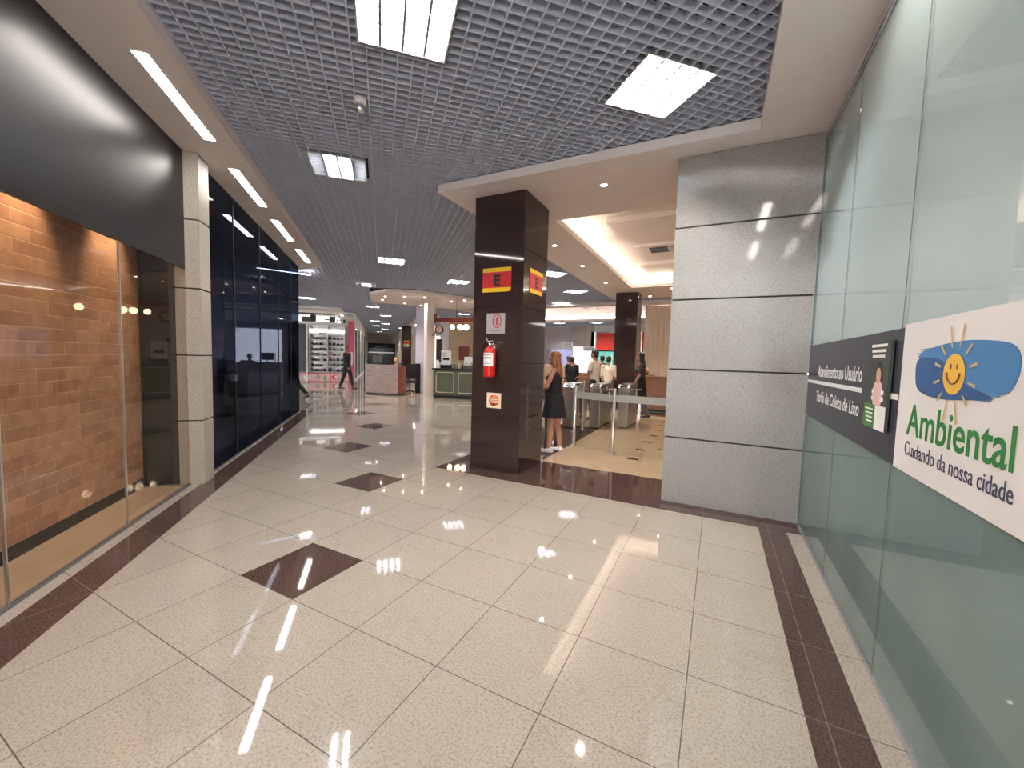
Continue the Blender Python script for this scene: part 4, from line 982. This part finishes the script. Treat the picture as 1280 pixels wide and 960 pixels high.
# ------------------------------------------------------------------ store front at the far left
s0 = 23.2
def snb(name, loc, label=None, cat=None, group=None): return empty(name, SN(*loc), A45, label, cat, group)   # local x = n, local y = s
stf = snb('wall_shop', (s0,0,0)); struct(stf)
MB().box(-8,-1.45,1.2,1.3,0,3.6,'white_paint').build('back_wall', stf)
MB().box(-8,-1.45,-.05,.0,3.58,ZS,'white_paint').build('fascia', stf)
MB().box(-3.75,-3.66,-.04,.04,0,3.12,'white_paint').build('mullion', stf)
MB().box(-8,-1.75,-.03,.03,3.04,3.12,'white_paint').build('transom', stf)
MB().box(-8,-3.76,.2,.22,.5,3.0,'navy_film').build('side_panel', stf)
lt = MB(); lt.box(-3.6,-1.9,.1,.16,2.60,2.72,'cabinet_light'); e = snb('shelf_light', (s0,0,0), 'bright white light strip above the shop shelves', 'light'); lt.build('diffuser', e)
lt = MB(); lt.box(-4.6,-2.2,1.1,1.18,3.2,3.5,'shop_white'); e = snb('ledge_backlight', (s0,0,0), 'glowing white panel above the shop shelving behind dark ornaments', 'light'); lt.build('diffuser', e)
u = snb('display_shelves', (s0,0,0), 'tall white shop shelving filled with rows of small goods', 'shelves')
for x in (-3.62,-2.76,-1.94): MB().box(x-.02,x+.02,.2,.6,.5,3.0,'white_paint').build('upright', u)
SZ = [.5,.78,1.06,1.34,1.62,1.90,2.2,2.5,2.78]
for z in SZ: MB().box(-3.6,-1.96,.2,.6,z,z+.025,'white_paint').build('shelf', u)
MB().box(-3.62,-1.94,.6,.62,.5,3.0,'alu').build('back_panel', u)
MB().box(-3.96,-1.75,.05,.6,.0,.47,'white_paint').build('base_unit', u)
bn = snb('window_banner', (s0,0,0), 'low pink and white photo banner under the shop shelves', 'banner')
MB().box(-3.96,-1.75,.02,.045,.02,.46,'poster_pink').build('sheet', bn)
MB().box(-3.96,-1.75,.014,.019,.42,.46,'sign_red').box(-3.96,-1.75,.014,.019,.02,.04,'sign_red').box(-2.6,-2.57,.014,.019,.04,.42,'sign_red').build('border', bn)
q = MB(); q.ball((-3.7,.015,.2),(.16,.005,.12),'white_print'); q.ball((-3.2,.015,.24),(.1,.005,.14),'sign_grey'); q.ball((-2.85,.015,.2),(.09,.005,.15),'alu_dark'); q.ball((-2.35,.012,.24),(.16,.005,.13),'sign_red'); q.ball((-2.3,.008,.24),(.1,.004,.1),'white_print'); q.build('picture', bn)
# goods: one shaped handbag like item copied along every shelf
random.seed(5)
def goods(m):
    b = MB(); b.add([(-.075,-.05,0),(.075,-.05,0),(.075,.05,0),(-.075,.05,0),(-.055,-.03,.12),(.055,-.03,.12),(.055,.03,.12),(-.055,.03,.12)],[(0,3,2,1),(4,5,6,7),(0,1,5,4),(1,2,6,5),(2,3,7,6),(3,0,4,7)],m)
    b.tube([(-.035,0,.12),(-.03,0,.16),(0,0,.175),(.03,0,.16),(.035,0,.12)],.006,m,6)
    return b.build('shop_item')
gp = [goods(m_) for m_ in ('sign_black','wood_red','alu_dark','poster_dark','navy_film','cream_trim')]
used = set()
for z in SZ[:8]:
    for k in range(8):
        x = -3.49+.2*k+(.04 if k > 3 else 0)
        if abs(x+2.76) < .09: continue
        i = random.choice((0,0,1,2,3,4,5)); i = i % 6
        if i not in used: o = gp[i]; used.add(i)
        else: o = gp[i].copy(); COL.objects.link(o)
        p = SN(s0+.38, x, z+.0255); o.location = p; o.rotation_euler = (0,0,A45+random.uniform(-.3,.3)); o.scale = (1,1,random.uniform(.85,1.25))
        tag(o, 'small shop item among the rows on the white far shelves', 'shop item', 'goods on the far shop shelves')
for i in range(6):
    if i not in used: bpy.data.objects.remove(gp[i])
# dark ornaments on the ledge
e = snb('display_ornament', (s0+.4,-3.3-.25,3.121), 'bulky dark shape on the shop ledge, left', 'ornament', 'dark ornaments above the shop shelves')
q = MB(); q.cbox(-.45,.15,-.1,.1,0,.28,'poster_dark',.04); q.cbox(-.05,.22,-.12,.12,0,.42,'sign_black',.05); q.build('figure', e)
e = snb('display_ornament', (s0+.4,-2.65,3.121), 'dark chair shaped silhouette on the shop ledge, middle', 'ornament', 'dark ornaments above the shop shelves')
q = MB(); q.cbox(-.28,.2,-.08,.08,.0,.07,'sign_black'); q.cbox(-.02,.26,-.08,.08,.07,.34,'poster_dark'); q.cbox(-.25,0,-.08,.08,.14,.19,'sign_black'); q.build('figure', e)
e = snb('display_ornament', (s0+.4,-2.2,3.121), 'dark easel shaped silhouette on the shop ledge, right', 'ornament', 'dark ornaments above the shop shelves')
q = MB(); q.tube([(-.15,0,.02),(0,0,.4),(.15,0,.02)],.025,'sign_black'); q.tube([(-.08,0,.18),(.08,0,.18)],.02,'sign_black'); q.cbox(.2,.32,-.05,.05,0,.22,'poster_dark'); q.build('figure', e)
e = snb('pink_pillar', (s0,-1.58,0), 'tall pink panel on the corner of the shelved shop', 'panel')
MB().cbox(-.12,.12,-.05,.2,0,3.25,'pink_panel').build('panel', e); MB().box(-.1,.1,-.06,-.051,.9,1.6,'poster_pink').build('print', e)

# ------------------------------------------------------------------ far corridor
fw = empty('window_4', (0,0,0)); struct(fw)
q = [23.5,26.6,30,34,38.5,43,48]
for a,b in zip(q[:-1],q[1:]):
    snbox(MB(), a+.08, b-.08, -1.42, -1.41, .1, 3.0, 'clear_glass').build('pane', fw)
    snbox(MB(), a-.08, a+.08, -1.46, -1.38, 0, ZS, 'white_paint').build('post', fw)
snbox(MB(), 23.5, 48, -1.46, -1.39, 3.0, ZS, 'beige_wall').build('lintel', fw); snbox(MB(), 23.5, 48, -1.46, -1.39, 0, .1, 'beige_wall').build('sill', fw)
struct(snbox(MB(), 24.6, 48, -2.7, -2.6, 0, ZS, 'beige_wall').build('wall_left'))
struct(snbox(MB(), 22.0, 48, -8.0 if False else -2.6, -1.95, ZS, ZS+.1, 'white_plaster').build('ceiling_soffit'))
struct(snbox(MB(), 22.0, 24.5, -9, -2.6, ZS, ZS+.1, 'white_plaster').build('ceiling_soffit'))
struct(snbox(MB(), 48.2, 48.4, -3, 6, 0, 3.9, 'beige_wall').build('wall_back'))
struct(snbox(MB(), 34, 48, 1.55, 1.7, 0, ZS, 'beige_wall').build('wall_right'))
struct(snbox(MB(), 22.5, 48, 1.9, 3.0, ZS, ZS+.1, 'white_plaster').build('ceiling_soffit'))
for i,(a,b) in enumerate([(25.5,-2.2),(29,-2.2),(33.5,-2.2),(39,-2.2),(30,2.3),(36,1.6)]):
    o = copy_tree(lin); o.location = SN(a,b,ZS if not (a == 36) else ZS-.0); o.rotation_euler = (0,0,A45)
    tag(o, 'small linear light in the far corridor soffit '+['above the first shopfront','above the second shopfront','above the third shopfront','above the last shopfront','right of the corridor, over the distant pillar','at the right corridor wall'][i], 'ceiling light', 'linear lights in the far corridor')
d = snb('door_1', (48.19,0,0)); struct(d)
MB().box(-1.6,1.45,-.08,0,2.6,2.75,'sign_black').box(-1.6,-1.5,-.08,0,0,2.6,'sign_black').box(1.35,1.45,-.08,0,0,2.6,'sign_black').build('frame', d)
MB().box(-1.5,1.35,-.03,-.01,0,2.25,'teal_leaf').box(-1.5,1.35,-.03,-.01,2.25,2.6,'sign_black').build('leaf', d); MB().box(-1.5,1.35,-.05,-.031,1.65,1.78,'alu').build('rail', d)
MB().box(-.75,.6,-.09,-.081,2.32,2.48,'sign_grey').build('lit_sign', d)
for x in (-.12,.12): MB().tube([(x,-.09,1.2),(x,-.09,2.0)],.025,'chrome').build('door_handle', d)

# ------------------------------------------------------------------ far end of the bay: second cove ceiling, shop wall, blinds, curtain
so = MB(); BX0, BX1, BY0, BY1 = -9.4, 2, 16.1, 21.6
for (x0,x1,y0,y1) in ((-10.9,BX0,15.5,22.5),(BX0,BX1,15.5,BY0),(BX0,BX1,BY1,22.5),(BX1,6,15.5,22.5)): so.box(x0,x1,y0,y1,ZS,ZS+.1,'white_plaster')
so.box(BX0-.3,BX1+.3,BY0-.3,BY1+.3,4.45,4.5,'white_plaster')
so.box(BX0-.35,BX0-.3,BY0-.3,BY1+.3,ZS+.1,4.45,'white_plaster'); so.box(BX0-.3,BX1+.3,BY1+.3,BY1+.35,ZS+.1,4.45,'white_plaster'); so.box(BX0-.3,BX1+.3,BY0-.35,BY0-.3,ZS+.1,4.45,'white_plaster'); so.box(BX1+.3,BX1+.35,BY0-.3,BY1+.3,ZS+.1,4.45,'white_plaster')
so.box(-6.5,-6.1,BY0-.3,BY1+.3,4.25,4.449,'white_plaster'); so.box(-3.4,-3.0,BY0-.3,BY1+.3,4.25,4.449,'white_plaster')
struct(so.build('ceiling_soffit'))
for (a,b,lab) in (((BX0-.15,16.4,ZS+.14),(BX0-.15,21.4,ZS+.14),'cove light strip at the left of the far recessed ceiling'),((BX0+.1,BY1+.15,ZS+.14),(BX1,BY1+.15,ZS+.14),'cove light strip along the back of the far recessed ceiling')):
    c = cove('cove_light', [(a,b)], 'cove_far_on', lab); c['group'] = 'cove light strips of the far ceiling'
for i,(x,y) in enumerate(((-8.2,19.0),(-7.4,20.2))):
    e = empty('air_vent',(x,y,4.45),0,['nearer','farther'][i]+' small grey air vent in the far recessed ceiling','air vent','air vents in the far recessed ceiling')
    MB().box(-.3,.3,-.3,.3,-.03,-.001,'alu').build('frame',e); MB().box(-.24,.24,-.24,.24,-.036,-.031,'alu_dark').build('grille',e)
bwall = MB(); YW = 26
for (x0,x1,z0,z1,m_) in ((-13,-8.75,2.2,3.75,'white_paint'),(-8.75,-7.3,2.4,3.75,'beige_wall'),(-7.3,-3.0,3.4,3.75,'white_paint'),(-13,-10.2,0,2.2,'lavender_panel'),(-10.2,-8.75,0,.9,'lavender_panel'),(-7.5,-7.2,0,3.4,'alu'),(-4.6,-4.3,0,3.4,'alu'),(-3.7,2,0,3.75,'beige_wall'),(-7.2,-4.6,0,1.1,'alu_dark'),(-4.3,-3.7,0,1.1,'alu_dark')):
    bwall.box(x0,x1,YW,YW+.15,z0,z1,m_)
struct(bwall.build('wall_back'))
struct(MB().box(-11.4,-11.3,22.7,26,0,3.75,'lavender_panel').build('wall_far_left'))
e = empty('lit_shop_window',(0,YW,0),0,'bright violet lit shop window at the far end behind the two women','shop window'); MB().box(-10.2,-8.8,.02,.05,.9,2.2,'screen_violet').build('glazing',e); MB().box(-9.5,-9.44,-.02,.02,.9,2.2,'white_paint').build('frame',e)
e = empty('lit_shop_window',(0,YW,0),0,'white glowing doorway at the far end beside the man in beige','shop window'); MB().box(-8.75,-7.5,.1,.14,0,2.4,'shop_white').build('glazing',e); MB().box(-8.78,-8.7,-.02,.02,0,2.4,'alu').build('frame',e)
e = empty('lit_shop_window',(0,YW,0),0,'teal glass window beneath the red blind left of the second pillar','shop window'); MB().box(-7.2,-4.6,.1,.14,1.1,3.4,'shop_teal').build('glazing',e)
fr = MB()
for x in (-6.6,-6.1,-5.3): fr.box(x-.03,x+.03,.0,.05,1.1,2.3,'white_print')
fr.box(-7.2,-4.6,0,.05,1.6,1.65,'white_print'); fr.build('frame',e)
e = empty('lit_shop_window',(0,YW,0),0,'bright window beneath the red blind right of the second pillar','shop window'); MB().box(-4.3,-3.7,.1,.14,1.1,3.4,'shop_white').build('glazing',e); MB().box(-4.02,-3.98,.0,.05,1.1,2.3,'alu').build('frame',e)
for (x0,x1,lab) in ((-7.13,-4.7,'wide red roller blind left of the second pillar'),(-4.26,-3.72,'narrow red roller blind right of the second pillar')):
    e = empty('roller_blind',((x0+x1)/2,YW-.06,2.2),0,lab,'blind','red roller blinds at the far end'); w_ = (x1-x0)/2
    MB().box(-w_,w_,-.01,.01,.0,1.12,'red_blind').build('fabric',e); MB().tube([(-w_,0,-.04),(w_,0,-.04)],.045,'seal_black').build('bottom_rail',e); MB().tube([(-w_,0,1.15),(w_,0,1.15)],.04,'alu').build('roller',e)
for (x,z,lab) in ((-8.88,2.55,'left hanging grey sign box above the far doorway'),(-7.57,2.25,'right hanging grey sign box above the far counter')):
    e = empty('hanging_sign',(x,YW-.5,z),0,lab,'sign','hanging grey sign boxes'); MB().cbox(-.27,.27,-.04,.04,-.13,.13,'sign_grey').build('box',e)
    MB().box(-.2,.2,-.045,-.041,-.04,.03,'alu_dark').build('lettering',e)
    for sx_ in (-.2,.2): MB().tube([(sx_,0,.13),(sx_,0,ZG-z)],.008,'alu_dark').build('hanger',e)
# curtain with folds
cu = MB(); NN = 90; vs = []
for i in range(NN+1):
    x = -2.6+3.4*i/NN; y = 16.3+.05*math.sin(i*1.35)
    vs += [(x,y,.02),(x,y,ZS-.01),(x,y+.006,.02),(x,y+.006,ZS-.01)]
fs = []
for i in range(NN): a = 4*i; b = a+4; fs += [(a,b,b+1,a+1),(a+2,a+3,b+3,b+2)]
cu.add(vs,fs,'curtain_cloth',True); c = cu.build('curtain'); tag(c,'floor length beige curtain in vertical folds beside the granite pier','curtain')
# service counters
e = empty('service_counter',(-6.0,14.3,.0016),0,'long salmon wood service counter beyond the turnstiles','counter')
MB().cbox(0,3.1,0,.5,.08,1.02,'wood_counter').build('body',e); MB().cbox(-.03,3.13,-.05,.55,1.021,1.06,'wood_counter').build('worktop',e); MB().box(.03,3.07,.03,.47,0,.079,'seal_black').build('plinth',e)
e = empty('service_counter',(-1.98,12.95,.003),0,'brown wooden counter in front of the curtain','counter')
MB().cbox(0,1.9,0,.5,.08,1.06,'wood_counter').build('body',e); MB().cbox(-.03,1.93,-.05,.55,1.061,1.1,'wood_counter').build('worktop',e); MB().box(.03,1.87,.03,.47,0,.079,'seal_black').build('plinth',e)
struct(MB().box(5.9,6,4.4,26,0,ZS-.001,'beige_wall').build('wall_bay_right'))

# ------------------------------------------------------------------ small pieces hang under the part they sit on
SUB = {'lettering':('board','band','panel','box'), 'stripe':('board','band'), 'small_print':('board',), 'pictogram':('board',), 'ring':('board',), 'disc':('board',), 'footer':('board',), 'portrait':('board',), 'dial':('case',), 'hands':('case',),
 'card_reader':('lid',), 'paper_label':('cylinder',), 'print':('cylinder','panel'), 'handle':('valve',), 'eyes':('body',), 'mouth':('body',), 'hair':('body',), 'strap':('dress',), 'caster':('star_base',), 'cap':('body',), 'grille':('frame',),
 'lamp':('trim_ring','housing'), 'smile':('sun_disc',), 'sun_ray':('sun_disc',), 'brush_bristle':('brushstroke',), 'door_handle':('leaf',), 'rail':('leaf',), 'lit_sign':('frame',), 'drip_tray':('body',), 'group_handle':('body',), 'cup_rail':('body',), 'panel_moulding':('body',), 'sensor_head':('base',), 'door':('body',)}
for rt in [o for o in C.objects if o.parent is None]:
    kids = list(rt.children)
    for c in kids:
        for want in SUB.get(c.name.split('.')[0], ()):
            host = next((k for k in kids if k is not c and k.name.split('.')[0] == want and k.location.length < 1e-6), None)
            if host: c.parent = host; break
